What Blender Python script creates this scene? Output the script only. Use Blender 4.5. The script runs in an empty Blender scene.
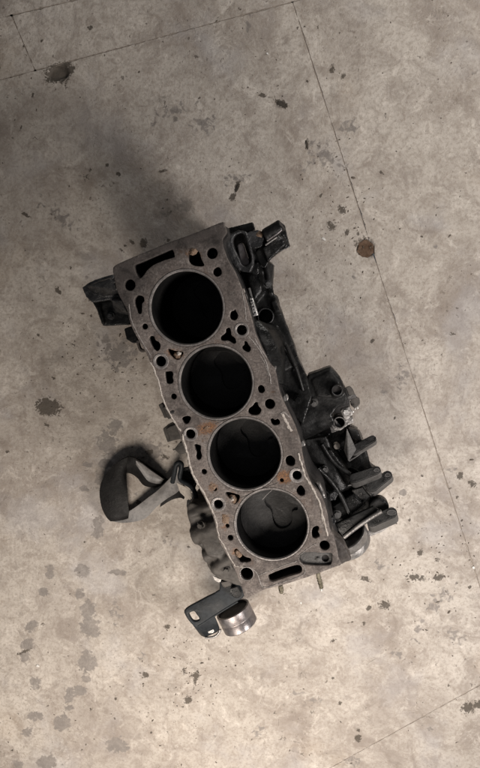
import bpy, bmesh, math, random
import numpy as np
from mathutils import Vector, Quaternion, noise, Matrix
random.seed(7)
S = bpy.context.scene
COL = S.collection
# ------------------------------------------------------------------ camera
FPX = 720.0                                  # focal length in photograph pixels (480 x 768)
NAD = (85.0, 89.0)                           # where the floor's plumb line falls, from the centre
CAMZ = 1.10
cam_d = bpy.data.cameras.new('camera'); cam = bpy.data.objects.new('camera', cam_d)
COL.objects.link(cam); S.camera = cam
cam_d.sensor_fit = 'VERTICAL'; cam_d.sensor_height = 24.0
cam_d.lens = 24.0 * FPX / 768.0
cam_d.clip_start = 0.02; cam_d.clip_end = 60
q = Vector((NAD[0], NAD[1], -FPX)).normalized().rotation_difference(Vector((0, 0, -1)))
cam.rotation_mode = 'QUATERNION'; cam.rotation_quaternion = q
cam.location = (0, 0, CAMZ)
CQ = q.to_matrix()

def P(x, y, z):
    "the point of the level plane z that the photograph shows at pixel x, y"
    d = CQ @ Vector((x - 240.0, 384.0 - y, -FPX))
    t = (z - CAMZ) / d.z
    return Vector((d.x * t, d.y * t, z))

# ------------------------------------------------------------------ light
W = bpy.data.worlds.new('World'); S.world = W; W.use_nodes = True
bg = W.node_tree.nodes['Background']
bg.inputs[0].default_value = (0.92, 0.94, 1.0, 1); bg.inputs[1].default_value = 0.085
def area(name, loc, target, size, power, col):
    l = bpy.data.lights.new(name, 'AREA'); l.shape = 'RECTANGLE'; l.size = size[0]; l.size_y = size[1]
    l.energy = power; l.color = col
    o = bpy.data.objects.new(name, l); COL.objects.link(o); o.location = loc
    o.rotation_euler = (Vector(target) - Vector(loc)).to_track_quat('-Z', 'Y').to_euler()
    return o
kl = bpy.data.lights.new('key_spot', 'SPOT'); kl.energy = 52; kl.color = (1.0, 0.90, 0.80)  # unseen spot, added; its soft cone shapes the gradient across the floor
kl.shadow_soft_size = 0.24; kl.spot_size = math.radians(100); kl.spot_blend = 1.0
ko = bpy.data.objects.new('key_spot', kl); COL.objects.link(ko); ko.location = (-0.16, -0.95, 0.84)
ko.rotation_euler = (Vector((-0.30, -0.68, 0.0)) - ko.location).to_track_quat('-Z', 'Y').to_euler()
area('side_lamp', (0.72, -0.58, 0.80), (0.02, 0.06, 0.0), (0.3, 0.3), 13.0, (1.0, 0.94, 0.90))
area('corner_lamp', (0.66, 0.72, 0.48), (0.34, 0.36, 0.0), (0.25, 0.25), 5.5, (1.0, 0.95, 0.89))
S.view_settings.view_transform = 'Standard'; S.view_settings.look = 'None'
S.view_settings.gamma = 1; S.view_settings.exposure = 0; S.view_settings.use_curve_mapping = False

# ------------------------------------------------------------------ materials
class NT:
    def __init__(s, name):
        s.m = bpy.data.materials.new(name); s.m.use_nodes = True
        s.t = s.m.node_tree; s.b = s.t.nodes['Principled BSDF']
        s.co = s.t.nodes.new('ShaderNodeTexCoord').outputs['Object']
    def n(s, typ, **kw):
        n = s.t.nodes.new(typ)
        for k, v in kw.items(): setattr(n, k, v)
        return n
    def link(s, a, b): s.t.links.new(a, b)
    def val(s, sock, v):
        if hasattr(v, 'is_linked') or hasattr(v, 'links'): s.link(v, sock)
        else: sock.default_value = v
    def noise(s, scale, detail=4, rough=0.55, dist=0.0, co=None, color=False):
        n = s.n('ShaderNodeTexNoise'); n.inputs['Scale'].default_value = scale
        n.inputs['Detail'].default_value = detail; n.inputs['Roughness'].default_value = rough
        n.inputs['Distortion'].default_value = dist
        s.link(co or s.co, n.inputs['Vector']); return n.outputs['Color' if color else 'Fac']
    def ramp(s, f, a, b, lo=0.0, hi=1.0):
        n = s.n('ShaderNodeMapRange', interpolation_type='SMOOTHSTEP')
        s.link(f, n.inputs[0])
        for i, v in enumerate((a, b, lo, hi)): n.inputs[i + 1].default_value = v
        return n.outputs[0]
    def mix(s, f, a, b, mode='MIX'):
        n = s.n('ShaderNodeMix', data_type='RGBA', blend_type=mode)
        s.val(n.inputs[0], f)
        for k, v in ((6, a), (7, b)):
            if isinstance(v, tuple): n.inputs[k].default_value = v + (1,) if len(v) == 3 else v
            else: s.link(v, n.inputs[k])
        return n.outputs[2]
    def math(s, op, a, b=0.0, clamp=False):
        n = s.n('ShaderNodeMath', operation=op, use_clamp=clamp)
        s.val(n.inputs[0], a); s.val(n.inputs[1], b); return n.outputs[0]
    def attr(s, name):
        n = s.n('ShaderNodeAttribute', attribute_name=name); return n
    def bump(s, h, strength, dist=0.001, prev=None):
        n = s.n('ShaderNodeBump'); n.inputs['Strength'].default_value = strength
        n.inputs['Distance'].default_value = dist; s.link(h, n.inputs['Height'])
        if prev: s.link(prev, n.inputs['Normal'])
        return n.outputs[0]
    def done(s, col, rough, metal=0.0, normal=None, spec=0.5):
        for k, v in (('Base Color', col), ('Roughness', rough), ('Metallic', metal)):
            if isinstance(v, tuple): s.b.inputs[k].default_value = v + (1,)
            else: s.val(s.b.inputs[k], v)
        s.b.inputs['Specular IOR Level'].default_value = spec
        if normal: s.link(normal, s.b.inputs['Normal'])
        return s.m

def mat_metal(name, a, b, rough=(0.45, 0.75), metal=0.3, scale=60, rust=None, rust_at=(0.55, 0.7), dust=None, bump=0.35, spec=0.5, fine=700):
    t = NT(name)
    n1 = t.noise(scale, 6, 0.62); n2 = t.noise(scale * 5, 4, 0.6); n3 = t.noise(fine, 3, 0.6)
    col = t.mix(t.ramp(n1, 0.3, 0.7), a, b)
    col = t.mix(t.ramp(n2, 0.35, 0.75, 0, 0.45), col, tuple(c * 0.45 for c in a))
    if rust: col = t.mix(t.ramp(t.noise(scale * 0.55, 7, 0.7, 0.4), rust_at[0], rust_at[1], 0, 0.85), col, rust)
    if dust: col = t.mix(t.ramp(t.noise(scale * 1.3, 8, 0.75, 0.2), 0.56, 0.72, 0, 0.6), col, dust)
    nb = t.bump(n2, bump, 0.0016); nb = t.bump(n3, bump * 0.8, 0.0005, nb)
    return t.done(col, t.ramp(n1, 0.3, 0.7, rough[0], rough[1]), metal, nb, spec)

M = {}
def deck_mat():
    t = NT('worn_cast_iron_deck')
    big = t.noise(9, 5, 0.6, 0.3); mid = t.noise(60, 8, 0.72, 0.6); fine = t.noise(420, 4, 0.65); tiny = t.noise(1500, 2, 0.5)
    col = t.mix(t.ramp(big, 0.3, 0.7), (0.145, 0.122, 0.109), (0.232, 0.199, 0.180))
    col = t.mix(t.ramp(mid, 0.47, 0.62, 0, 0.75), col, (0.078, 0.065, 0.06))
    col = t.mix(t.ramp(t.noise(26, 6, 0.7, 0.6), 0.58, 0.75, 0, 0.55), col, (0.15, 0.085, 0.05))
    col = t.mix(t.ramp(t.noise(110, 8, 0.8, 0.5), 0.52, 0.62, 0, 0.45), col, (0.36, 0.325, 0.30))
    col = t.mix(t.ramp(fine, 0.38, 0.66, 0, 0.5), col, (0.05, 0.042, 0.038))
    # rust, oil, darker patches and old gasket marks at their own places
    g = t.attr('marks'); sep = t.n('ShaderNodeSeparateColor'); t.link(g.outputs['Color'], sep.inputs[0])
    wob = t.math('MULTIPLY', t.math('SUBTRACT', t.noise(260, 5, 0.7), 0.5), 1.1)
    fr = t.ramp(t.math('ADD', sep.outputs[0], wob), 0.3, 0.75)
    col = t.mix(t.math('MULTIPLY', fr, 0.8), col, t.mix(t.ramp(t.noise(500, 3, 0.6), 0.35, 0.65), (0.28, 0.13, 0.05), (0.10, 0.055, 0.035)))
    fo = t.ramp(t.math('ADD', sep.outputs[1], wob), 0.0, 0.85)
    col = t.mix(t.math('MULTIPLY', fo, 0.85), col, t.mix(t.ramp(mid, .4, .6), (0.022, 0.020, 0.019), (0.058, 0.05, 0.046)))
    nb = t.bump(mid, 0.4, 0.0015); nb = t.bump(fine, 0.55, 0.0006, nb); nb = t.bump(tiny, 0.2, 0.0003, nb)
    return t.done(col, t.ramp(mid, 0.35, 0.65, 0.36, 0.75), 0.15, nb, 0.28)
M['deck'] = deck_mat()
M['liner'] = mat_metal('machined_liner_rim', (0.20, 0.182, 0.172), (0.34, 0.312, 0.295), (0.3, 0.5), 0.4, 60)
M['bore'] = mat_metal('shaded_bore_wall', (0.005, 0.005, 0.005), (0.009, 0.0085, 0.008), (0.6, 0.85), 0.0, 40, spec=0.05)  # near black: the shade inside the bores is put into the wall colour
M['piston'] = mat_metal('carboned_piston', (0.021, 0.020, 0.0195), (0.038, 0.0365, 0.035), (0.5, 0.8), 0.1, 40, dust=(0.085, 0.082, 0.078))
M['casting'] = mat_metal('grimy_casting', (0.055, 0.049, 0.044), (0.10, 0.09, 0.08), (0.5, 0.8), 0.2, 35, rust=(0.10, 0.062, 0.04), rust_at=(0.6, 0.8))
M['black'] = mat_metal('oily_black_casting', (0.006, 0.006, 0.006), (0.013, 0.0128, 0.0125), (0.16, 0.6), 0.0, 40, dust=(0.026, 0.025, 0.023), bump=0.45, spec=0.22)
M['grey'] = mat_metal('oily_grey_casting', (0.035, 0.035, 0.036), (0.085, 0.085, 0.087), (0.22, 0.5), 0.5, 60, dust=(0.12, 0.117, 0.113), bump=0.6, spec=0.4)
M['alu'] = mat_metal('dull_aluminium', (0.20, 0.19, 0.185), (0.34, 0.325, 0.31), (0.3, 0.5), 0.7, 60, dust=(0.12, 0.11, 0.10))
M['bright'] = mat_metal('bare_bright_metal', (0.55, 0.54, 0.52), (0.8, 0.78, 0.76), (0.22, 0.4), 0.7, 90)
M['residue'] = mat_metal('chalky_gasket_residue', (0.36, 0.32, 0.28), (0.56, 0.51, 0.46), (0.7, 0.9), 0.0, 160, bump=0.6)
M['bead'] = mat_metal('grey_sealing_bead', (0.22, 0.20, 0.185), (0.36, 0.33, 0.31), (0.5, 0.7), 0.1, 160, bump=0.5)
M['mid'] = mat_metal('mid_grey_casting', (0.055, 0.053, 0.051), (0.10, 0.096, 0.092), (0.4, 0.65), 0.15, 70)
M['rust'] = mat_metal('rust_sludge', (0.16, 0.09, 0.05), (0.30, 0.22, 0.16), (0.7, 0.9), 0.0, 220, bump=0.8)
M['rubber'] = mat_metal('black_rubber_belt', (0.006, 0.0056, 0.0054), (0.012, 0.0112, 0.0107), (0.4, 0.65), 0.0, 45, dust=(0.02, 0.018, 0.017), bump=0.25, spec=0.13)
M['rubber_pale'] = mat_metal('pale_belt_rubber', (0.11, 0.104, 0.10), (0.22, 0.208, 0.20), (0.4, 0.6), 0.0, 45, bump=0.25)
M['beige'] = mat_metal('dirty_beige_plastic', (0.34, 0.30, 0.26), (0.46, 0.42, 0.37), (0.5, 0.7), 0.0, 50)
M['paint'] = mat_metal('satin_black_paint', (0.012, 0.014, 0.016), (0.028, 0.032, 0.036), (0.4, 0.6), 0.0, 40, dust=(0.03, 0.033, 0.036), bump=0.2, spec=0.16)
M['sleeve'] = mat_metal('turned_steel_sleeve', (0.17, 0.155, 0.155), (0.28, 0.26, 0.258), (0.28, 0.45), 0.7, 45, rust=(0.17, 0.12, 0.10), rust_at=(0.5, 0.8), bump=0.15)
M['brass'] = mat_metal('brassy_stud', (0.13, 0.115, 0.08), (0.24, 0.215, 0.16), (0.35, 0.55), 0.6, 120)
M['void'] = mat_metal('dark_cavity', (0.01, 0.009, 0.009), (0.018, 0.015, 0.014), (0.5, 0.8), 0.0, 60)  # near black stands in for the shade inside holes and gaps

def floor_mat():
    t = NT('stained_concrete')
    a1 = t.noise(2.2, 5, 0.6, 0.3); a2 = t.noise(8, 8, 0.68, 0.8); a3 = t.noise(48, 7, 0.7, 0.4); a4 = t.noise(210, 6, 0.7, 0.2); a5 = t.noise(1100, 3, 0.6)
    def sc(sx, sy, rot):
        m = t.n('ShaderNodeMapping'); m.inputs['Scale'].default_value = (sx, sy, 1); m.inputs['Rotation'].default_value = (0, 0, rot); t.link(t.co, m.inputs[0]); return m.outputs[0]
    col = t.mix(t.ramp(a1, 0.3, 0.7), (0.41, 0.370, 0.325), (0.52, 0.475, 0.424))
    col = t.mix(t.ramp(a2, 0.42, 0.68, 0, 0.8), col, (0.25, 0.213, 0.185))
    col = t.mix(t.ramp(t.noise(17, 9, 0.72, 1.2), 0.48, 0.66, 0, 0.62), col, (0.20, 0.165, 0.14))
    col = t.mix(t.ramp(a3, 0.48, 0.62, 0, 0.45), col, (0.26, 0.22, 0.185))
    col = t.mix(t.ramp(t.noise(30, 8, 0.75, 0.8), 0.32, 0.48, 0.6, 0), col, (0.62, 0.57, 0.51))
    col = t.mix(t.ramp(t.noise(85, 8, 0.8, 0.5), 0.34, 0.44, 0.35, 0), col, (0.64, 0.60, 0.54))
    col = t.mix(t.ramp(a4, 0.46, 0.64, 0, 0.5), col, (0.24, 0.20, 0.162))
    col = t.mix(t.ramp(t.noise(7, 4, 0.6, 0.2), 0.52, 0.68, 0, 0.35), col, (0.37, 0.36, 0.37))
    col = t.mix(t.ramp(t.noise(4.5, 5, 0.6, 0.2), 0.56, 0.70, 0, 0.22), col, (0.38, 0.29, 0.20))
    col = t.mix(t.ramp(t.noise(3.2, 4, 0.55, 0.4), 0.5, 0.68, 0, 0.4), col, (0.24, 0.205, 0.18))
    # sharp edged old wet marks, grime in the low spots and dragged streaks
    gate = t.ramp(t.noise(5.5, 3, 0.6), 0.40, 0.60)
    st = t.math('MULTIPLY', t.ramp(t.noise(27, 6, 0.6, 0.5), 0.605, 0.63), gate)
    col = t.mix(t.math('MULTIPLY', st, 0.25), col, (0.17, 0.148, 0.13))
    st = t.math('MULTIPLY', t.ramp(t.noise(70, 9, 0.82, 0.8), 0.575, 0.63), t.ramp(t.noise(8, 4, 0.6), 0.45, 0.6))
    col = t.mix(t.math('MULTIPLY', st, 0.6), col, (0.13, 0.104, 0.082))
    for sx, sy, rot, th in ((55, 420, 0.5, 0.70), (360, 60, 0.35, 0.705), (300, 70, -0.5, 0.715)):
        stx = t.math('MULTIPLY', t.ramp(t.noise(1.0, 3, 0.55, 0.6, co=sc(sx, sy, rot)), th, th + .03), t.ramp(t.noise(10, 4, 0.6, co=sc(1, 1, rot * 3)), 0.44, 0.58))
        col = t.mix(t.math('MULTIPLY', stx, 0.6), col, (0.12, 0.098, 0.08))
    fl = t.math('MULTIPLY', t.ramp(t.noise(150, 4, 0.6, 1.2), 0.645, 0.68), t.ramp(t.noise(9, 4, 0.6), 0.42, 0.6))
    col = t.mix(t.math('MULTIPLY', fl, 0.75), col, (0.08, 0.065, 0.052))
    # places: R damp stains and grey smudges, G dark oil marks, B oil film
    g = t.attr('marks'); sep = t.n('ShaderNodeSeparateColor'); t.link(g.outputs['Color'], sep.inputs[0])
    wob = t.math('MULTIPLY', t.math('SUBTRACT', t.noise(110, 4, 0.55, 0.5), 0.5), 1.25)
    wo2 = t.math('MULTIPLY', t.math('SUBTRACT', t.noise(170, 6, 0.7, 1.0), 0.5), 1.7)
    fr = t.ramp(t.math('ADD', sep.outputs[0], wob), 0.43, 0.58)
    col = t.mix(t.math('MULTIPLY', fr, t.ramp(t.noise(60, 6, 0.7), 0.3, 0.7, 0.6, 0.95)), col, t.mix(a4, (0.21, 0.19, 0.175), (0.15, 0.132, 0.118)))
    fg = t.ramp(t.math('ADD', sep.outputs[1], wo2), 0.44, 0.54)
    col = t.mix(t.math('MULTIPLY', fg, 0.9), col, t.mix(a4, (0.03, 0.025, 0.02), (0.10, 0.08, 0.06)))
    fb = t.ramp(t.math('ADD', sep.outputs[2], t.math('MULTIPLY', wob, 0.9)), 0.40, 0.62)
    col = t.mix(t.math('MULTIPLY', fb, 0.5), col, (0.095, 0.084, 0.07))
    nb = t.bump(a3, 0.35, 0.004); nb = t.bump(a4, 0.5, 0.0015, nb); nb = t.bump(a5, 0.4, 0.0005, nb)
    return t.done(col, t.math('SUBTRACT', t.ramp(a2, 0.3, 0.7, 0.55, 0.8), t.math('MULTIPLY', fr, 0.1)), 0.0, nb, 0.35)
M['floor'] = floor_mat()
M['joint'] = mat_metal('joint_dirt', (0.22, 0.185, 0.155), (0.33, 0.285, 0.24), (0.8, 0.95), 0.0, 90)

# ------------------------------------------------------------------ helpers
def link(name, me, mat, parent=None):
    o = bpy.data.objects.new(name, me); COL.objects.link(o)
    if mat is not None:
        me.materials.clear()
        for m_ in (mat if isinstance(mat, (list, tuple)) else [mat]): me.materials.append(m_)
    if parent is not None:
        o.parent = parent; o.matrix_parent_inverse = Matrix.Translation(-parent.location)
    return o
def thing(name, label, cat, loc, group=None):
    o = bpy.data.objects.new(name, None); COL.objects.link(o); o.location = loc
    o.empty_display_size = 0.05
    o['label'] = label; o['category'] = cat
    if group: o['group'] = group
    return o
def tag(o, label, cat, group=None):
    o['label'] = label; o['category'] = cat
    if group: o['group'] = group
    return o
def cr(pts, n=4, closed=True):
    "Catmull-Rom through points of any dimension"
    N = len(pts); out = []
    g = (lambda i: pts[i % N]) if closed else (lambda i: pts[min(max(i, 0), N - 1)])
    for i in range(N if closed else N - 1):
        a, b, c, d = g(i - 1), g(i), g(i + 1), g(i + 2)
        for k in range(n):
            u = k / n
            out.append(tuple(0.5 * (2 * b[j] + (c[j] - a[j]) * u + (2 * a[j] - 5 * b[j] + 4 * c[j] - d[j]) * u * u + (3 * b[j] - a[j] - 3 * c[j] + d[j]) * u ** 3) for j in range(len(b))))
    if not closed: out.append(tuple(pts[-1]))
    return out
def px6(ox, oy, pts, s=6.0): return [(ox + x / s, oy + y / s) for x, y in pts]
def circ(x, y, r, n=28): return [(x + r * math.cos(2 * math.pi * k / n), y + r * math.sin(2 * math.pi * k / n)) for k in range(n)]
def area2(p): return sum(p[i][0] * p[(i + 1) % len(p)][1] - p[(i + 1) % len(p)][0] * p[i][1] for i in range(len(p)))
def plate_mesh(loops, z0, z1, bev=0.0, res=1):
    "world-space loops (outline first, then holes) -> solid plate"
    c = bpy.data.curves.new('plate', 'CURVE'); c.dimensions = '2D'; c.fill_mode = 'BOTH'
    c.extrude = (z1 - z0) / 2 - bev; c.bevel_depth = bev; c.bevel_resolution = res; c.offset = -bev
    for i, lp in enumerate(loops):
        lp = [tuple(p[:2]) for p in lp]
        if (area2(lp) > 0) != (i == 0): lp = lp[::-1]
        s = c.splines.new('POLY'); s.points.add(len(lp) - 1); s.use_cyclic_u = True
        for p, (x, y) in zip(s.points, lp): p.co = (x, y, 0, 1)
    o = bpy.data.objects.new('plate', c); COL.objects.link(o)
    dg = bpy.context.evaluated_depsgraph_get(); me = bpy.data.meshes.new_from_object(o.evaluated_get(dg))
    bpy.data.objects.remove(o); bpy.data.curves.remove(c)
    me.transform(Matrix.Translation((0, 0, (z0 + z1) / 2)))
    b = bmesh.new(); b.from_mesh(me); bmesh.ops.remove_doubles(b, verts=b.verts, dist=1e-6)
    bmesh.ops.recalc_face_normals(b, faces=b.faces); b.to_mesh(me); b.free()
    return me
def smooth(me, ang=35):
    me.polygons.foreach_set('use_smooth', [True] * len(me.polygons)); me.set_sharp_from_angle(angle=math.radians(ang)); return me
def W2(pts, z): return [tuple(P(x, y, z)[:2]) for x, y in pts]
def plate(name, pts, z0, z1, mat, parent, bev=0.0012, holes=(), sm=0, res=2):
    if sm: pts = cr(pts, sm)
    me = plate_mesh([W2(pts, z1)] + [W2(h, z1) for h in holes], z0, z1, bev, res)
    return link(name, smooth(me), mat, parent)
def bm_obj(name, b, mat, parent, ang=35):
    bmesh.ops.recalc_face_normals(b, faces=b.faces)
    me = bpy.data.meshes.new(name); b.to_mesh(me); b.free(); return link(name, smooth(me, ang), mat, parent)
def frame_of(axis):
    a = Vector(axis).normalized(); u = a.orthogonal().normalized(); return a, u, a.cross(u)
def add_lathe(b, prof, org, axis, seg=32, closed=False):
    a, u, v = frame_of(axis); org = Vector(org); rings = []
    for r, h in prof:
        if r <= 1e-6: rings.append([b.verts.new(org + a * h)]); continue
        rings.append([b.verts.new(org + a * h + (u * math.cos(t) + v * math.sin(t)) * r) for t in (2 * math.pi * k / seg for k in range(seg))])
    pairs = list(zip(rings, rings[1:])) + ([(rings[-1], rings[0])] if closed else [])
    for A, B in pairs:
        for k in range(seg):
            k2 = (k + 1) % seg
            f = [A[k % len(A)], A[k2 % len(A)], B[k2 % len(B)], B[k % len(B)]]
            f = list(dict.fromkeys(f))
            if len(f) > 2: b.faces.new(f)
def lathe(name, prof, org, axis, mat, parent, seg=40, closed=False, ang=35):
    b = bmesh.new(); add_lathe(b, prof, org, axis, seg, closed); return bm_obj(name, b, mat, parent, ang)
def add_rod(b, p0, p1, r0, r1=None, seg=20, ch=0.0008):
    p0 = Vector(p0); p1 = Vector(p1); L = (p1 - p0).length; r1 = r1 or r0
    add_lathe(b, [(0, 0), (r0 - ch, 0), (r0, ch), (r1, L - ch), (r1 - ch, L), (0, L)], p0, p1 - p0, seg)
def rod(name, p0, p1, r0, mat, parent, r1=None, seg=24):
    b = bmesh.new(); add_rod(b, p0, p1, r0, r1, seg); return bm_obj(name, b, mat, parent)
def join_meshes(ms):
    b = bmesh.new()
    for m_ in ms: b.from_mesh(m_)
    me = bpy.data.meshes.new('joined'); b.to_mesh(me); b.free()
    for m_ in ms: bpy.data.meshes.remove(m_)
    return me
def cast(name, meshes, mat, parent, vox=0.0016, it=3, amp=0.0005, fr=90):
    "fuse overlapping solids into one casting with rounded inner corners and a rough skin"
    me = join_meshes(meshes); o = bpy.data.objects.new('tmp', me); COL.objects.link(o)
    r = o.modifiers.new('r', 'REMESH'); r.mode = 'VOXEL'; r.voxel_size = vox
    s = o.modifiers.new('s', 'SMOOTH'); s.factor = 0.5; s.iterations = it
    dg = bpy.context.evaluated_depsgraph_get(); m2 = bpy.data.meshes.new_from_object(o.evaluated_get(dg))
    bpy.data.objects.remove(o); bpy.data.meshes.remove(me)
    n = len(m2.vertices); co = np.empty(n * 3); m2.vertices.foreach_get('co', co); no = np.empty(n * 3); m2.vertex_normals.foreach_get('vector', no)
    co = co.reshape(-1, 3); no = no.reshape(-1, 3)
    d = np.array([noise.fractal(Vector(p) * fr, 0.9, 2.1, 3) for p in co]) * amp
    co += no * d[:, None]; m2.vertices.foreach_set('co', co.ravel()); m2.update()
    m2.polygons.foreach_set('use_smooth', [True] * len(m2.polygons))
    return link(name, m2, mat, parent)
def pm(pts, z0, z1, holes=(), sm=0, z=None):
    "plate mesh traced at height z1 (or z)"
    if sm: pts = cr(pts, sm)
    z = z1 if z is None else z
    return plate_mesh([W2(pts, z)] + [W2(h, z) for h in holes], z0, z1)
def bm_mesh(fn):
    b = bmesh.new(); fn(b); bmesh.ops.recalc_face_normals(b, faces=b.faces); me = bpy.data.meshes.new('m'); b.to_mesh(me); b.free(); return me
def rodm(p0, p1, r0, r1=None, seg=28): return bm_mesh(lambda b: add_rod(b, p0, p1, r0, r1, seg))
def hull(tops, bots):
    "convex solid round the points (x, y, z in pixels and metres)"
    def f(b):
        for p in list(tops) + list(bots): b.verts.new(P(*p))
        r = bmesh.ops.convex_hull(b, input=b.verts)
        bmesh.ops.delete(b, geom=[g for g in r['geom_interior'] if isinstance(g, bmesh.types.BMVert)], context='VERTS')
    return bm_mesh(f)
def bead(name, path, z, w, h, mat, parent, seed=0, rag=0.5, cover=1.0):
    "ragged low ridge of old gasket along a path on the plane z"
    pts = cr(path, 10, False); wp = [P(x, y, z) for x, y in pts]; b = bmesh.new(); prev = None
    for i, p in enumerate(wp):
        t = (wp[min(i + 1, len(wp) - 1)] - wp[max(i - 1, 0)]).normalized(); s = Vector((-t.y, t.x, 0))
        k = 1 + rag * noise.noise(Vector((i * 0.43 + seed * 9.1, seed, 0))) * 1.6
        k = max(k, 0.25) * (0.3 if i in (0, len(wp) - 1) else 1)
        p = p + s * (noise.noise(Vector((i * 0.3, seed + 5.5, 1))) * w * 0.45)
        hh = h * max(0.35, 1 + 0.9 * noise.noise(Vector((i * 0.6, seed, 7))))
        ring = [b.verts.new(p + s * (w * k * c) + Vector((0, 0, e))) for c, e in ((-0.5, -0.0004), (-0.42, hh * 0.6), (-0.1, hh), (0.25, hh * 0.85), (0.46, hh * 0.4), (0.5, -0.0004))]
        if prev:
            for a in range(6): b.faces.new((prev[a], prev[(a + 1) % 6], ring[(a + 1) % 6], ring[a]))
        else: b.faces.new(ring)
        prev = ring
    b.faces.new(prev[::-1]); return bm_obj(name, b, mat, parent, 50)
def lump(name, x, y, z, rx, ry, rz, mat, parent, seed, ang=0, amp=0.35):
    b = bmesh.new(); bmesh.ops.create_icosphere(b, subdivisions=3, radius=1)
    c = P(x, y, z)
    for v in b.verts:
        k = 1 + amp * noise.fractal(v.co * 1.7 + Vector((seed * 3.3, 0, 0)), 1, 2, 4)
        v.co = Vector((v.co.x * rx, v.co.y * ry, v.co.z * rz)) * k; v.co.rotate(Quaternion((0, 0, 1), ang)); v.co += c
    return bm_obj(name, b, mat, parent, 60)
def marks_field(X, Y, items):
    f = np.zeros_like(X)
    for (cx, cy, rx, ry, a, s) in items:
        dx, dy = X - cx, Y - cy; c, sn = math.cos(a), math.sin(a)
        u = (dx * c + dy * sn) / rx; v = (-dx * sn + dy * c) / ry
        f = np.maximum(f, s * np.clip(1.0 - 0.5 * np.sqrt(u * u + v * v), 0, 1))
    return f
def set_marks(me, r=(), g=(), b_=(), noflat=False):
    n = len(me.vertices); co = np.empty(n * 3); me.vertices.foreach_get('co', co); co = co.reshape(-1, 3)
    A = np.ones((n, 4))
    for k, it in enumerate((r, g, b_)): A[:, k] = (marks_field(co[:, 0], co[:, 1], it) if len(it) else 0)
    at = me.attributes.new('marks', 'FLOAT_COLOR', 'POINT'); at.data.foreach_set('color', A.ravel())
def mk(lst, z):
    "marks given in pixels (x, y, rx, ry, degrees, strength) -> metres on plane z"
    out = []
    for (x, y, rx, ry, a, s) in lst:
        p = P(x, y, z); k = (P(x + 1, y, z) - p).length
        out.append((p.x, p.y, rx * k, ry * k, -math.radians(a), s))
    return out

# ------------------------------------------------------------------ floor
damp_grey = [(x, y + 560, r, r2, a, s) for x, y, r, r2, a, s in [
    (50, 12, 4, 6, 0, .8), (81, 10, 5, 5, 0, .9), (44, 32, 4, 4, 0, .9), (80, 34, 4, 5, 0, .9), (88, 50, 6, 8, 0, 1), (90, 68, 8, 8, 0, 1), (32, 66, 6, 4, -20, .95),
    (28, 84, 5, 6, 30, .9), (25, 97, 4, 6, 10, .9), (87, 102, 7, 8, 20, 1.05), (86, 119, 4, 3, 0, 1), (80, 131, 6, 4, 0, 1), (69, 138, 4, 4, 0, 1), (69, 148, 4, 3, 0, .9),
    (35, 122, 6, 5, 30, .8), (35, 156, 8, 4, -10, .8), (62, 163, 7, 6, -40, 1.05), (27, 172, 5, 4, -20, .8), (47, 203, 8, 6, -30, 1), (117, 185, 9, 7, 0, .85),
    (18, 206, 6, 6, 0, .8), (117, 12, 8, 3, 0, .75)]]
damp_grey += [(108, 442, 9, 10, 0, .85), (105, 463, 6, 5, 0, .9), (115, 425, 7, 6, 0, .8), (85, 489, 4, 3, 0, .9), (88, 465, 4, 2.5, 0, .8), (98, 527, 5, 10, 0, .8), (101, 480, 5, 9, 0, .75),
         (83, 570, 6, 6, 0, .75), (150, 452, 14, 10, 0, .7), (138, 462, 9, 7, 0, .7), (70, 690, 5, 4, 0, .7), (355, 535, 6, 5, 0, .7),  # also the grey smudges above the belt
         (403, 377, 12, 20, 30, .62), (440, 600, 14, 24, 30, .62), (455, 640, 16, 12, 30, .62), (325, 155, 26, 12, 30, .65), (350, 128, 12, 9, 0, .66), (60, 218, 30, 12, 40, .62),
         (120, 355, 14, 14, 0, .72), (105, 340, 12, 8, 0, .68), (205, 125, 18, 12, 0, .65), (175, 112, 16, 10, 10, .65), (403, 492, 3, 3, 0, 1), (155, 115, 9, 12, 0, .62), (312, 700, 20, 10, 0, .55), (420, 625, 6, 12, 20, .65)]
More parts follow.
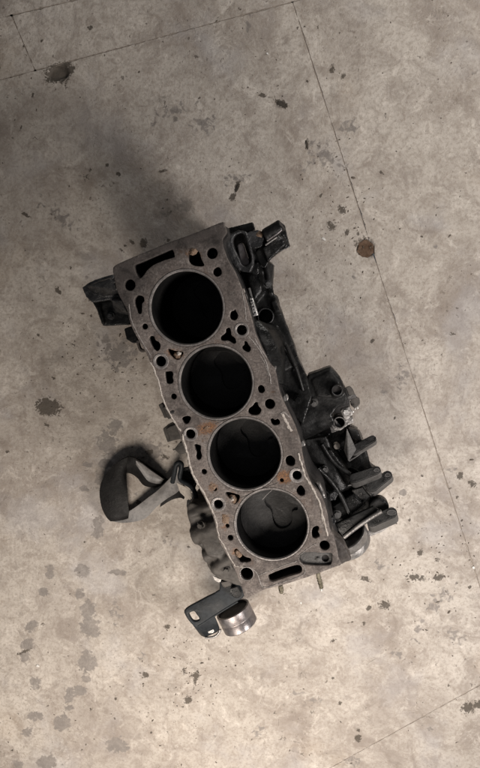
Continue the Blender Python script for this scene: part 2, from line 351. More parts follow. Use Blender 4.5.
dark = [(48, 407, 11, 7.5, 8, 1.15), (385, 605, 6, 4.5, 0, .9), (369, 608, 3, 3, 0, .9), (366, 579, 6, 3, 20, .9), (59, 72.5, 12.5, 7.5, -12, 1.2), (71, 69, 4, 2.2, -20, .95), (363, 244, 8, 7, -30, .85),
        (358, 738, 3.2, 4.2, 0, .98), (358, 730, 2.5, 2, 0, .95), (468, 708, 7, 7, -20, .85), (478, 705, 6, 5, -20, .9),
        (282, 104, 6.5, 3, 25, 1.05), (262, 95, 9, 2, 20, .75), (307, 144, 1.6, 5, 8, .95), (382, 173, 3.5, 1.4, 40, .95), (332, 70, 3, 5, 20, .8), (343, 76, 4, 2.5, -40, .7), (321, 195, 3, 1.3, -60, .9),
        (237, 186, 1.8, 5, 25, 1.1), (233, 197, 2.5, 3.5, 30, 1.1), (125, 246, 1.8, 1.3, 0, 1), (132.5, 242.5, 1.6, 3, -40, 1.1), (143.5, 243.5, 3.2, 4.5, 0, 1.15), (121, 250, 4, 1.1, 40, .9), (168, 240.5, 1.7, 1.7, 0, 1),
        (58, 291, 2.2, 3.8, -30, 1.0), (38, 335, 1.6, 1.6, 0, .95), (33, 338, 1.3, 1.3, 0, .9), (71, 268, 1.5, 1.8, 0, .95), (165, 345, 3, 2, 0, .0), (54, 379, 1.5, 1.5, 0, .9), (25, 214, 7, 1.8, 35, .85),
        (47, 425, 4, 1.6, 30, .8), (8, 452, 2, 2, 0, .8), (150, 452, 3.2, 3, 0, .95), (143, 458, 1.8, 1.6, 0, .9), (139, 502, 3.5, 2.5, 0, .85), (165, 457, 5, 2.2, 30, .8), (69, 458, 2.5, 1.4, 20, .8), (85, 542, 2, 1, 0, .8),
        (342, 210, 5, 3, 50, .9), (331, 226, 3.5, 5, -30, .98), (347, 232, 2, 3.5, 0, .95), (358, 234, 2, 3, 0, .8), (399, 228, 3, 1.2, 30, .85), (372, 341, 4, 2, -45, .8), (395, 296, 1, 1, 0, .9), (453, 334, 4, 1.6, 10, .8),
        (196, 675, 4.5, 3, 0, .9), (188, 700, 4, 4, 0, .95), (196, 678, 2, 10, 15, .8), (184, 672, 2.5, 5, 0, .7), (145, 675, 5, 3, 10, .85), (167, 627, 4.5, 2, 0, .85), (24, 652, 10, 1.6, -25, .8), (42, 624, 3, 1.2, -50, .7),
        (340, 703, 2, 2, 0, .9), (333, 678, 1.6, 1.6, 0, .9), (333, 641, 5, 1.6, -25, .85), (352, 622, 6, 1.2, -20, .7), (364, 623, 2, 3, 0, .8), (317, 610, 2, 2, 0, .7),
        (470, 587, 2.2, 2, 0, .9), (415, 577, 10, 4, 10, .8), (438, 577, 9, 3.5, -15, .8), (420, 553, 3, 5, 30, .85), (437, 560, 3, 3, 0, .75), (460, 476, 4, 5, 30, .85), (472, 484, 4, 6, -30, .75), (457, 497, 1.6, 2.5, -20, .9),
        (90, 28, 3, 2, 10, 1), (66, 86, 1, 4, 0, .9), (33, 94, 1.2, 4, 20, .9), (56, 89, 1.2, 3, 20, .8), (118, 174, 2.4, 2.4, 0, .9), (107, 165, 2, 2, 0, .8), (90, 170, 2.5, 3.5, 0, .7), (163, 171, 5, 1.4, -8, .9), (139, 72, 1.4, 1.4, 0, .9),
        (86, 178, 4, 4, 0, .6), (165, 106, 2, 4, 10, .7), (178, 20, 1, 6, -30, .6), (115, 85, 6, 2, 0, .55), (15, 120, 1.2, 1.2, 0, .8), (7, 98, 1.6, 1, 0, .9), (15, 98, 1.6, 1, 0, .9), (72, 345, 5, 2, 10, .6)]
rnd = random.Random(11)
for _ in range(260):                          # small grit marks everywhere
    dark.append((rnd.uniform(-20, 500), rnd.uniform(-20, 790), rnd.uniform(0.7, 1.5), rnd.uniform(0.7, 2.4), rnd.uniform(0, 180), rnd.uniform(0.55, 0.95)))
for _ in range(40):
    damp_grey.append((rnd.uniform(0, 480), rnd.uniform(0, 768), rnd.uniform(5, 20), rnd.uniform(3, 10), rnd.uniform(0, 180), rnd.uniform(0.45, 0.66)))
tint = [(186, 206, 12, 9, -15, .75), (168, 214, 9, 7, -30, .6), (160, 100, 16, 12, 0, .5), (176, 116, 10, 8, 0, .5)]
damp_grey = [(x, y, rx * 1.15, ry * 1.15, a, min(1.15, s_ + .12) if s_ > .69 else s_ - .06) for x, y, rx, ry, a, s_ in damp_grey]
DM, DK, TN = mk(damp_grey, 0), mk(dark, 0), mk(tint, 0)
floor = bpy.data.objects.new('concrete_floor', None); COL.objects.link(floor); floor['kind'] = 'structure'
holes_px = [(58.5, 73, 10.5, 6.5, -10, 0.0042), (365.5, 248.5, 8.6, 8.8, 0, 0.0045)]
HO = [(P(x, y, 0), rx * 0.00153, ry * 0.00153, -math.radians(a), d) for x, y, rx, ry, a, d in holes_px]
def seglist(lo, hi, L, H, fine, coarse):
    a = list(np.arange(L, lo, coarse)); b_ = list(np.arange(lo, hi, fine)); c = list(np.arange(hi, H + coarse, coarse)); return a + b_ + c
def slab(inside, sides, gap=0.0011):
    "one cast panel of the floor, bounded by straight joints; inside = a pixel on it"
    p00 = P(-30, -30, 0); p11 = P(510, 800, 0)
    xs = np.array(seglist(p00.x, p11.x, -2.2, 2.2, 0.0026, 0.12)); ys = np.array(seglist(p11.y, p00.y, -2.4, 2.0, 0.0026, 0.12))
    planes = []
    for (x0, y0), (x1, y1) in sides:
        a, b_ = P(x0, y0, 0), P(x1, y1, 0); t = (b_ - a).normalized(); nrm = Vector((-t.y, t.x, 0)); nrm = -nrm if (P(*inside, 0) - a).dot(nrm) < 0 else nrm; planes.append((a + nrm * gap, nrm))
    X, Y = np.meshgrid(xs, ys); ok = np.ones_like(X, bool)
    for a, nrm in planes: ok &= ((X - a.x) * nrm.x + (Y - a.y) * nrm.y) > -0.15
    nx, ny = len(xs), len(ys); q_ = ok[:-1, :-1] & ok[1:, :-1] & ok[:-1, 1:] & ok[1:, 1:]
    jj, ii = np.nonzero(q_); base = jj * nx + ii; F = np.stack([base, base + 1, base + 1 + nx, base + nx], 1)
    used, inv = np.unique(F, return_inverse=True); V = np.stack([X.ravel()[used], Y.ravel()[used], np.zeros(len(used))], 1)
    me = bpy.data.meshes.new('slab'); F = inv.reshape(F.shape)
    me.from_pydata(V.tolist(), [], F.tolist()); b = bmesh.new(); b.from_mesh(me)
    for a, nrm in planes:
        bmesh.ops.bisect_plane(b, geom=b.verts[:] + b.edges[:] + b.faces[:], plane_co=a, plane_no=nrm, clear_inner=True)
    ed = [e for e in b.edges if e.is_boundary]
    r = bmesh.ops.extrude_edge_only(b, edges=ed)
    for v in r['geom']:
        if isinstance(v, bmesh.types.BMVert): v.co.z -= 0.008
    b.to_mesh(me); b.free()
    n = len(me.vertices); co = np.empty(n * 3); me.vertices.foreach_get('co', co); co = co.reshape(-1, 3)
    for c, rx, ry, a, d in HO:
        dx, dy = co[:, 0] - c.x, co[:, 1] - c.y; u = (dx * math.cos(a) + dy * math.sin(a)) / rx; v = (-dx * math.sin(a) + dy * math.cos(a)) / ry
        rr = np.sqrt(u * u + v * v) + 0.10 * np.sin(3 * np.arctan2(v, u) + 1); k = np.clip((1.10 - rr) / 0.2, 0, 1); co[:, 2] -= d * k * k * (3 - 2 * k) * (co[:, 2] > -0.004)
    for a, nrm in planes:
        dd = (co[:, 0] - a.x) * nrm.x + (co[:, 1] - a.y) * nrm.y
        for i in np.nonzero(np.abs(dd) < 1e-5)[0]:
            w = noise.noise(Vector((co[i, 0] * 160, co[i, 1] * 160, 3.3))) + .6 * noise.noise(Vector((co[i, 0] * 30, co[i, 1] * 30, 1.3)))
            co[i, 0] += nrm.x * w * .0011; co[i, 1] += nrm.y * w * .0011
    me.vertices.foreach_set('co', co.ravel()); me.update()
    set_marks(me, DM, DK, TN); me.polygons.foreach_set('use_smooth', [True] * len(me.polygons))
    me.set_sharp_from_angle(angle=math.radians(50))
    return link('slab', me, M['floor'], floor)
A0, A1 = (0, 80), (300, 0)
B0, B1 = (293, 3), (475.5, 573)
A2, A3 = (0, 18), (75, 0)
J0, J1 = (12, 17), (36, 73)
LA, LB, LC, LJ, LD = (A0, A1), (B0, B1), (A2, A3), (J0, J1), ((330, 768), (480, 685))
slab((100, 400), [LA, LB, LD], 0.0007)
slab((440, 745), [LB, LD], 0.0006)
slab((450, 100), [LA, LB], 0.0009)
slab((150, 15), [LA, LC, LJ], 0.001)
slab((5, 50), [LA, LC, LJ], 0.0006)
slab((-20, -20), [LC], 0.001)
for (a, b_) in (LA, (B0, (364.8, 231)), ((375.2, 263), B1), LC, LJ, LD):
    ext = [1.2, 1.2]
    if b_ == (364.8, 231): ext[1] = 0
    if a == (375.2, 263): ext[0] = 0
    if a == B0 or a == J0: ext[0] = 0.02
    if a == J0: ext[1] = 0.02
    a, b_ = P(*a, 0), P(*b_, 0); t = (b_ - a).normalized(); n_ = Vector((-t.y, t.x, 0)) * 0.002
    me = bpy.data.meshes.new('joint'); zz = Vector((0, 0, -0.0006))
    a = a - t * ext[0]; b_ = b_ + t * ext[1]
    me.from_pydata([a - n_ + zz, b_ - n_ + zz, b_ + n_ + zz, a + n_ + zz], [], [(0, 1, 2, 3)])
    link('joint_filler', me, M['joint'], floor)

# water and oil standing in the two broken-out holes of the floor
def pool(name, x, y, rx, ry, z, mat, label):
    pts = [(x + rx * math.cos(t) * (1 + 0.09 * math.sin(3 * t + 1) + .07 * math.sin(7 * t) + .05 * math.sin(11 * t + 2)), y + ry * math.sin(t) * (1 + 0.07 * math.cos(4 * t))) for t in (2 * math.pi * k / 36 for k in range(36))]
    b = bmesh.new(); b.faces.new([b.verts.new(P(px, py, z)) for px, py in pts])
    r = bmesh.ops.extrude_face_region(b, geom=b.faces[:])
    for v in r['geom']:
        if isinstance(v, bmesh.types.BMVert): v.co.z -= 0.002
    o = bm_obj(name, b, mat, None); return tag(o, label, 'puddle')
M['water'] = mat_metal('rusty_water', (0.065, 0.036, 0.02), (0.135, 0.08, 0.047), (0.3, 0.6), 0.0, 70, bump=0.3)
M['slime'] = mat_metal('oily_water', (0.02, 0.019, 0.013), (0.06, 0.054, 0.036), (0.3, 0.6), 0.0, 70, bump=0.3)
pool('rusty_puddle', 365.8, 248.8, 8.6, 8.6, -0.0016, M['water'], 'small rust brown puddle in the round broken hole right of the engine block')
# crumbs of swept dirt lying about
b = bmesh.new(); rn = random.Random(5)
for k in range(620):
    cl = rn.random()
    if cl < .45: x, y = rn.uniform(-10, 490), rn.uniform(-10, 780)
    elif cl < .6: x, y = rn.gauss(118, 38), rn.gauss(355, 34)
    elif cl < .72: x, y = rn.gauss(188, 16), rn.gauss(680, 22)
    elif cl < .86: x, y = rn.gauss(345, 24), rn.gauss(222, 22)
    else: x, y = rn.gauss(440, 25), rn.gauss(560, 30)
    c = P(x, y, 0); r_ = rn.uniform(0.0004, 0.0013) * (1.5 if rn.random() < .08 else 1); a = rn.uniform(0, 6.28); e = rn.uniform(1, 2.4)
    ring = []
    for t in range(5):
        u = 2 * math.pi * t / 5; dx, dy = math.cos(u) * r_ * e * rn.uniform(.7, 1.2), math.sin(u) * r_ * rn.uniform(.7, 1.2)
        ring.append(b.verts.new((c.x + dx * math.cos(a) - dy * math.sin(a), c.y + dx * math.sin(a) + dy * math.cos(a), 0.0)))
    top = b.verts.new((c.x, c.y, r_ * rn.uniform(.5, 1.1)))
    for t in range(5): b.faces.new((ring[t], ring[(t + 1) % 5], top))
M['crumb'] = mat_metal('dark_crumbs', (0.06, 0.05, 0.04), (0.16, 0.13, 0.10), (0.7, 0.9), 0.0, 300)
g = bm_obj('dirt_crumbs', b, M['crumb'], None, 10); g['kind'] = 'stuff'; g['label'] = 'dark crumbs of dirt scattered over the concrete'; g['category'] = 'dirt'
def chip(name, x, y, L, w, a, mat, label, cat):
    a = -math.radians(a); c = P(x, y, 0); b = bmesh.new(); o2 = [(-.5, -.3), (-.2, -.5), (.3, -.42), (.5, -.1), (.42, .35), (0, .5), (-.42, .3)]
    lo = [b.verts.new((c.x + L * u * math.cos(a) - w * v * math.sin(a), c.y + L * u * math.sin(a) + w * v * math.cos(a), 0.0002)) for u, v in o2]
    hi = [b.verts.new((v.co.x * .9 + c.x * .1, v.co.y * .9 + c.y * .1, w * .32 * (1 + .5 * math.sin(i * 2)))) for i, v in enumerate(lo)]
    b.faces.new(lo[::-1]); b.faces.new(hi)
    for i in range(7): b.faces.new((lo[i], lo[(i + 1) % 7], hi[(i + 1) % 7], hi[i]))
    return tag(bm_obj(name, b, mat, None, 20), label, cat, {'paint_chip': 'white chips lying on the floor', 'dry_leaf': 'dark leaf scraps lying on the floor'}.get(name))
M['white'] = mat_metal('pale_chip', (0.62, 0.60, 0.56), (0.75, 0.73, 0.7), (0.5, 0.7), 0.0, 90)
M['leaf'] = mat_metal('dark_dry_leaf', (0.03, 0.024, 0.018), (0.055, 0.045, 0.032), (0.6, 0.8), 0.0, 120)
chip('paint_chip', 324, 239, .0075, .0032, 40, M['white'], 'white elongated chip lying left of the rusty puddle', 'chip')
chip('paint_chip', 38, 665.5, .0062, .0045, 20, M['white'], 'white chip on the pale floor at lower left', 'chip')
chip('paint_chip', 473.5, 567.5, .005, .004, 60, M['white'], 'white crumb beside the long joint near the right edge', 'chip')
chip('paint_chip', 267.5, 53.5, .004, .0028, 40, M['white'], 'tiny white chip near the top of the floor', 'chip')
chip('paint_chip', 301, 603, .0038, .0025, 80, M['white'], 'tiny white fleck below the brass studs of the block', 'chip')
chip('wood_splinter', 371, 662, .018, .0016, -38, M['beige'], 'thin pale splinter on the floor right of the brass studs', 'splinter')
chip('dry_leaf', 282.5, 104.5, .017, .0065, 25, M['leaf'], 'dark dry leaf scrap lying on the floor above the block', 'leaf')
chip('dry_leaf', 237.5, 188, .014, .0040, -62, M['leaf'], 'narrow dark leaf scrap just above the top edge of the block', 'leaf')
chip('dry_leaf', 307, 145, .014, .0030, 80, M['leaf'], 'slim dark scrap standing alone left of the long joint', 'leaf')

# ------------------------------------------------------------------ engine block
ZD = 0.25
EB = thing('engine_block', 'dirty cast iron four cylinder engine block standing on the concrete floor', 'engine block', tuple(P(250, 400, 0.25)[:2]) + (0,))
outline = [(113, 268), (120, 262.8), (136, 256), (152, 249.3), (170, 242), (187, 236), (206, 228.6), (222.5, 222), (224.5, 226), (226.5, 232), (222.8, 238.5), (223, 247), (228, 260),
  (235, 272), (240, 284), (243.5, 292), (247, 303), (252, 320), (256, 335), (264, 352), (269.5, 363), (275, 370), (278, 385), (280, 393), (284.5, 404), (291, 417), (295, 426), (299.3, 438),
  (301.3, 446), (302.5, 455), (306.7, 472), (312, 485), (318, 491), (323, 500), (327.5, 515), (329.5, 528), (333.5, 536), (337, 550), (338.5, 558), (341, 564.5),
  (333, 567.8), (308, 576.9), (286, 584), (265, 589.5), (252, 595.8), (245.5, 598), (242, 589), (236, 573), (230.5, 562), (223, 548.5), (217.5, 538), (215, 524), (211, 512), (203.5, 496), (195, 481.7),
  (189, 468), (186.3, 455), (181, 440), (176.5, 427), (169, 415), (163, 402), (159.7, 390), (156.8, 378), (151, 364), (147, 355), (141, 344), (133.8, 331.7), (129.8, 321.7), (127.3, 311), (121.5, 300), (117.5, 292), (114.6, 280)]
outline = [(x + 0.35 * noise.noise(Vector((x * .3, y * .3, 0))), y + 0.35 * noise.noise(Vector((x * .3, y * .3, 4)))) for x, y in cr(outline, 3)]
bores = [(186.6, 307.9), (216.0, 382.4), (244.8, 454.1), (271.6, 524.6)]
RB = 0.5 * (P(216 + 35.5, 382.4, ZD) - P(216 - 35.5, 382.4, ZD)).length
def wcirc(x, y, r, n=64, z=ZD):
    c = P(x, y, z); return [(c.x + r * math.cos(2 * math.pi * k / n), c.y + r * math.sin(2 * math.pi * k / n)) for k in range(n)]
K = RB / 35.5
passages = [   # coolant and oil ways, as traced
  px6(100, 220, [(205,275),(215,265),(280,240),(350,210),(420,180),(438,184),(447,215),(440,225),(390,240),(320,270),(280,305),(252,343),(235,348),(215,320),(207,295)]),
  px6(120, 290, [(85,60),(100,35),(125,33),(142,45),(145,65),(133,80),(130,110),(128,138),(110,142),(98,115),(88,90)]),
  px6(120, 290, [(172,290),(185,275),(205,280),(212,300),(235,315),(242,340),(232,362),(215,365),(195,345),(178,310)]),
  px6(120, 290, [(288,352),(330,365),(378,372),(370,400),(345,420),(310,400),(290,375)]),
  px6(170, 215, [(108,235),(115,215),(140,205),(165,212),(180,235),(190,270),(205,300),(185,308),(150,305),(125,295),(110,270)]),
  px6(170, 215, [(257,340),(264,322),(285,312),(302,320),(310,345),(300,363),(280,370),(262,358)]),
  px6(200, 285, [(178,185),(185,160),(200,155),(210,146),(218,162),(228,180),(220,205),(205,212),(185,205)]),
  px6(200, 285, [(125,310),(150,290),(155,265),(175,255),(185,275),(188,300),(210,320),(215,345),(200,352),(170,335),(145,335),(125,330)]),
  px6(200, 285, [(252,370),(264,358),(266,337),(280,340),(290,358),(303,375),(300,395),(285,403),(265,393),(254,382)]),
  px6(150, 360, [(88,80),(95,70),(130,68),(138,85),(135,105),(140,130),(125,143),(100,140),(92,110)]),
  px6(150, 360, [(190,350),(215,337),(243,340),(238,365),(225,383),(208,382),(195,367)]),
  px6(225, 355, [(195,200),(205,185),(220,180),(235,195),(238,215),(225,228),(205,225)]),
  px6(225, 355, [(138,345),(145,320),(165,305),(180,285),(195,285),(200,305),(217,325),(210,350),(190,362),(160,360)]),
  px6(225, 355, [(272,392),(285,380),(300,390),(315,383),(328,395),(325,415),(305,422),(285,418)]),
  px6(170, 430, [(145,90),(160,85),(185,95),(183,120),(190,150),(185,172),(170,180),(155,165),(158,135),(150,115)]),
  px6(170, 430, [(330,380),(350,372),(400,385),(418,395),(410,425),(385,445),(365,420),(345,400)]),
  px6(190, 490, [(265,365),(280,352),(300,375),(330,400),(360,410),(365,425),(335,435),(300,432),(275,400)]),
  px6(265, 480, [(280,310),(290,285),(315,275),(325,290),(318,310),(328,335),(305,350),(285,345)]),
  px6(240, 420, [(272,240),(285,218),(310,215),(330,240),(325,270),(300,278),(278,265)]),
  px6(240, 420, [(338,425),(350,400),(370,393),(390,425),(385,450),(360,455),(342,440)]),
  [(268.5,578),(269.5,574.5),(286.7,567.8),(297,565),(301,566.5),(302,570),(300,573),(290,576),(275,581.3),(270,581)],
]
bolts = [(129.7, 285, 5.5, 0), (212, 253.3, 5.3, 0), (160.8, 361.3, 5.3, 8.0), (241.7, 330, 5.1, 7.4), (190.5, 434, 4.9, 7.4), (269.8, 404, 5.0, 0), (218.3, 504.3, 4.8, 7.6), (297, 475.3, 4.7, 7.8), (246.7, 573.7, 6.6, 7.6), (324.5, 545.5, 5.0, 0)]
smalls = [(144.8, 326.5, 3.0), (173.7, 396.5, 3.0), (204, 471.7, 2.8), (230.3, 537.8, 3.0), (227.3, 525.8, 2.1), (214.7, 489, 2.2), (281.7, 480.3, 2.0), (325.3, 559.5, 3.7)]
pocket = [(299, 559), (299.3, 555), (302, 552.6), (308, 552.2), (316, 552.2), (317.2, 553), (331, 553), (332, 557), (331.6, 562), (329, 565.2), (316, 565.5), (308, 565), (302, 563.6)]
pocket2 = pocket
ragged = lambda l, s: [(x + .28 * noise.noise(Vector((x * .9, y * .9, s))), y + .28 * noise.noise(Vector((x * .9, y * .9, s + 9)))) for x, y in l]
hol = [W2(ragged(cr(p, 3), i), ZD) for i, p in enumerate(passages)]
bl = [wcirc(x, y, (r + .1) * K, 28) for x, y, r, R in bolts] + [wcirc(x, y, r * K, 18) for x, y, r in smalls[:-1]]
boreh = [wcirc(x, y, RB + 2.6 * K, 72) for x, y in bores]
top = plate_mesh([W2(outline, ZD)] + hol + bl + boreh + [W2(cr(pocket, 3), ZD)], 0.243, ZD, 0.0007, 2)
b = bmesh.new(); b.from_mesh(top)                      # dense top so the marks have points to live on
for _ in range(2):
    le = [e for e in b.edges if e.calc_length() > 0.007]
    bmesh.ops.subdivide_edges(b, edges=le, cuts=1, use_grid_fill=False)
bmesh.ops.triangulate(b, faces=[f for f in b.faces if len(f.verts) > 4])
for _ in range(2):
    le = [e for e in b.edges if e.calc_length() > 0.006]
    bmesh.ops.subdivide_edges(b, edges=le, cuts=1); bmesh.ops.triangulate(b, faces=[f for f in b.faces if len(f.verts) > 4])
b.to_mesh(top); b.free()
rusty = [(191, 253, 8, 5, 0, .7), (168, 352, 4, 3, 0, .7), (252, 409, 6, 4, 0, .5), (272, 392, 5, 4, 0, .5), (262, 340, 4, 4, 0, .45), (224, 527, 4, 4, 0, .7), (235, 552, 5, 5, 0, .7), (217, 343, 8, 4, 0, .5), (232, 497, 6, 6, 0, .7), (320, 530, 4, 6, 0, .5), (195, 256, 6, 5, 0, .9), (176, 354, 8, 5, 10, .85), (207, 428, 10, 6, -20, 1.0), (204, 441, 5, 3, 0, .5), (213, 487, 5, 5, 0, .8), (284, 477, 7, 6, 0, 1.15), (226, 519, 4, 6, 20, .7), (240, 556, 5, 4, 0, .5), (238, 500, 4, 4, 0, .6),
         (145, 300, 5, 12, 0, .4), (262, 310, 5, 10, 0, .4), (181, 251, 10, 6, 0, .5), (160, 283, 8, 8, 0, .35), (262, 500, 3, 8, 0, .2)]
oily_dark = [(290, 440, 6, 30, -18, .5), (275, 395, 8, 30, -20, .45), (172, 395, 5, 12, 0, .5), (236, 350, 14, 5, 0, .45), (262, 430, 12, 5, 0, .5), (205, 405, 5, 4, 0, .5), (295, 560, 25, 6, -15, .4), (330, 545, 8, 12, 0, .5), (180, 240, 60, 12, -22, .95), (128, 275, 20, 20, 0, 1.0), (215, 238, 16, 16, 0, .95), (125, 300, 8, 20, -10, .9), (150, 258, 30, 14, -22, .8), (150, 262, 30, 8, -22, .6), (228, 270, 8, 22, -25, .55), (181, 412, 5, 4, 0, .9), (298, 428, 8, 14, -20, .4), (330, 560, 14, 8, 0, .6), (264, 396, 6, 10, 0, .35), (140, 310, 8, 14, 0, .55), (230, 290, 7, 16, -15, .5)]  # oil patches, and a broad darkening along the deck's top end
set_marks(top, mk(rusty, ZD), mk(oily_dark, ZD))
link('block_deck', smooth(top), M['deck'], EB)
# the body below the deck, pierced by the same ways; a floor inside closes them
inner = [wcirc(x, y, RB + 2.6 * K, 64) for x, y in bores]
body = plate_mesh([W2([(x * .985 + 226 * .015, y * .985 + 410 * .015) for x, y in outline], ZD)] + hol + bl + inner, 0.085, 0.2428, 0)
link('cylinder_block', smooth(body), M['void'], EB)
for (x, y) in bores:
    c = P(x, y, 0)
    c = P(x, y, ZD); c.z = 0.095
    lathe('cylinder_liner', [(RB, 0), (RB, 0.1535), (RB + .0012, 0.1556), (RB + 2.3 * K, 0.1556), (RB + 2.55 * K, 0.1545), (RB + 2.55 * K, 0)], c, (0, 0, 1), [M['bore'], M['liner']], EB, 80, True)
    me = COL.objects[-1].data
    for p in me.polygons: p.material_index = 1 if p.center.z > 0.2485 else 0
clover = [(266.8, 496.5), (264.4, 500), (265.5, 505), (270, 509.5), (272, 514), (272.6, 519), (275, 525), (279.5, 528.6), (285.5, 528.4), (290.5, 524.5), (292.3, 519), (291.5, 513.5), (294, 510.8), (297.5, 510), (296.5, 505), (291, 503.5), (286, 500), (283, 495), (277, 491.5), (271, 492)]
for i, ((x, y), dep) in enumerate(zip(bores, (0.115, 0.062, 0.058, 0.036))):
    c = P(x, y, ZD); c.z = 0; zt = ZD - dep; pc = P(x, y, ZD)
    cc = [P(u, v, ZD - .034) for u, v in cr(clover, 4)]; o4 = P(271.6, 524.6, ZD)
    rec = [(c.x + (w.x - o4.x), c.y + (w.y - o4.y)) for w in cc]
    disc = [(c.x + (RB - .0006) * math.cos(t), c.y + (RB - .0006) * math.sin(t)) for t in (2 * math.pi * k / 72 for k in range(72))]
    crown = plate_mesh([disc, rec], zt - .0035, zt, .0006, 1)
    pi = link('piston', smooth(crown), M['piston'], EB)
    mb = plate_mesh([disc], zt - .03, zt - .0036, 0)
    o = bpy.data.objects.new('crown_recess', mb); COL.objects.link(o); mb.materials.append(M['piston']); o.parent = pi
for x, y, r, R in bolts:
    if R:
        c = P(x, y, ZD); lathe('bolt_boss', [(r * K, -.003), (r * K, .0002), ((r + .5) * K, .0006), ((R - .3) * K, .0006), (R * K, .0001), (R * K, -.003)], c, (0, 0, 1), M['liner'], EB, 40, True)
# recess with the oil feed at the lower right corner
pk = plate_mesh([W2(cr([(x, y) for x, y in pocket], 3), ZD)] + [wcirc(325.3, 559.5, 3.7 * K, 20)], 0.2435, 0.2462, .0005)
link('feed_pocket', smooth(pk), M['mid'], EB)
lathe('feed_web', [(0, 0), (.0022, 0), (.0026, .002), (0, .0028)], P(318.5, 559, .2462), (0, 0, 1), M['mid'], EB, 20)
# sludge and scale in the ways
lump('rust_scale', 193.2, 251.5, .2475, .0062, .0042, .004, M['rust'], EB, 1, .3)
lump('rust_scale', 178.5, 356, .246, .006, .0042, .003, M['rust'], EB, 2, -.6)
lump('rust_scale', 233.5, 500, .2455, .0045, .0075, .004, M['rust'], EB, 3, .4)
lump('rust_scale', 238.5, 553.5, .2475, .0035, .006, .0035, M['rust'], EB, 4, .5)
lump('rust_scale', 225.5, 519, .2497, .0042, .0062, .0012, M['rust'], EB, 5, .3, .5)
lump('rust_scale', 212.5, 486.5, .2494, .0042, .0042, .0014, M['rust'], EB, 6, 0, .5)
lump('rust_scale', 206.5, 428.5, .2496, .0042, .0028, .0011, M['rust'], EB, 7, .4, .7)
lump('rust_scale', 232, 499, .2470, .0025, .003, .004, M['residue'], EB, 8, .4, .5)
lump('rust_scale', 178.8, 353.6, .2490, .0028, .002, .002, M['residue'], EB, 9, .4, .5)
lump('rust_scale', 172.5, 412, .2498, .003, .002, .0008, M['void'], EB, 10, .4, .5)
# old gasket
for i, (pth, w, h) in enumerate([
  ([(150.5, 362), (156, 374), (159.6, 386), (162.3, 397), (168, 410), (174.5, 421.5), (181, 431.5)], .0021, .0011),
  ([(182, 434), (184.5, 444), (188, 455.5), (190.5, 467.5), (196, 480), (203.5, 492.5), (210, 505), (213.7, 514)], .0026, .0012),
  ([(214.2, 514), (216.5, 523), (219, 536.5), (224.3, 546), (231.3, 560), (236, 566), (243, 567)], .0016, .0009),
  ([(129, 304), (131, 318), (136, 330.5), (143.5, 344), (151, 356)], .0012, .0006),
  ([(251, 567.5), (256.5, 573), (259.5, 580), (262, 586), (268, 587), (280, 583), (294, 578.5), (303, 574.5), (305.4, 570), (302.5, 564.6), (299, 562)], .0011, .0008),
  ([(298.5, 560.5), (299.5, 555), (304, 551.5), (310, 547), (316, 543.3)], .0010, .0007),
  ([(258, 575.2), (270, 571), (284, 565.4), (297, 561)], .0011, .0007),
  ([(241.5, 291), (244.5, 303), (246, 318), (248.5, 322)], .0011, .0006),
  ([(248, 336), (253, 341), (257.5, 347), (264, 358), (268.5, 371), (271.3, 384)], .0014, .0009),
  ([(254.5, 338), (261, 349), (266.5, 358)], .0014, .0006),
  ([(259.6, 355), (265, 364), (269, 376)], .0009, .0006),
  ([(282.5, 413.5), (286.5, 421.5), (291.5, 431.5)], .0034, .0008),
  ([(280.5, 413.8), (284, 412.6), (290, 417.5)], .0016, .0007),
  ([(298, 453), (301.5, 464), (306, 477), (312, 487), (319, 502), (322.5, 514), (325.5, 526), (327.5, 536)], .0022, .0012),
  ([(309.5, 481), (316, 494), (320.5, 508), (322.3, 520), (325, 525)], .0011, .0009),
  ([(281.5, 451.5), (280.8, 444), (278, 436)], .0010, .0006),
  ([(262, 500), (272, 489.5)], .0008, .0004)]):
    bead('gasket_residue', pth, ZD - .0002, w, h, M['residue'] if i in (0, 1, 2, 13, 14, 11) else M['bead'], EB, i, .45)
# hairline gap between the liners of the last two bores
bead('gasket_residue', [(240.5, 497.6), (252, 493), (265, 487.7), (277.5, 482.8)], ZD - .0002, .0009, .0004, M['void'], EB, 40, .2)
bead('gasket_residue', [(213, 424.5), (222, 421), (231, 417.5)], ZD - .0002, .0007, .0003, M['void'], EB, 41, .2)
bead('gasket_residue', [(184, 351), (191, 348), (200, 345.5)], ZD - .0002, .0006, .0003, M['void'], EB, 42, .2)

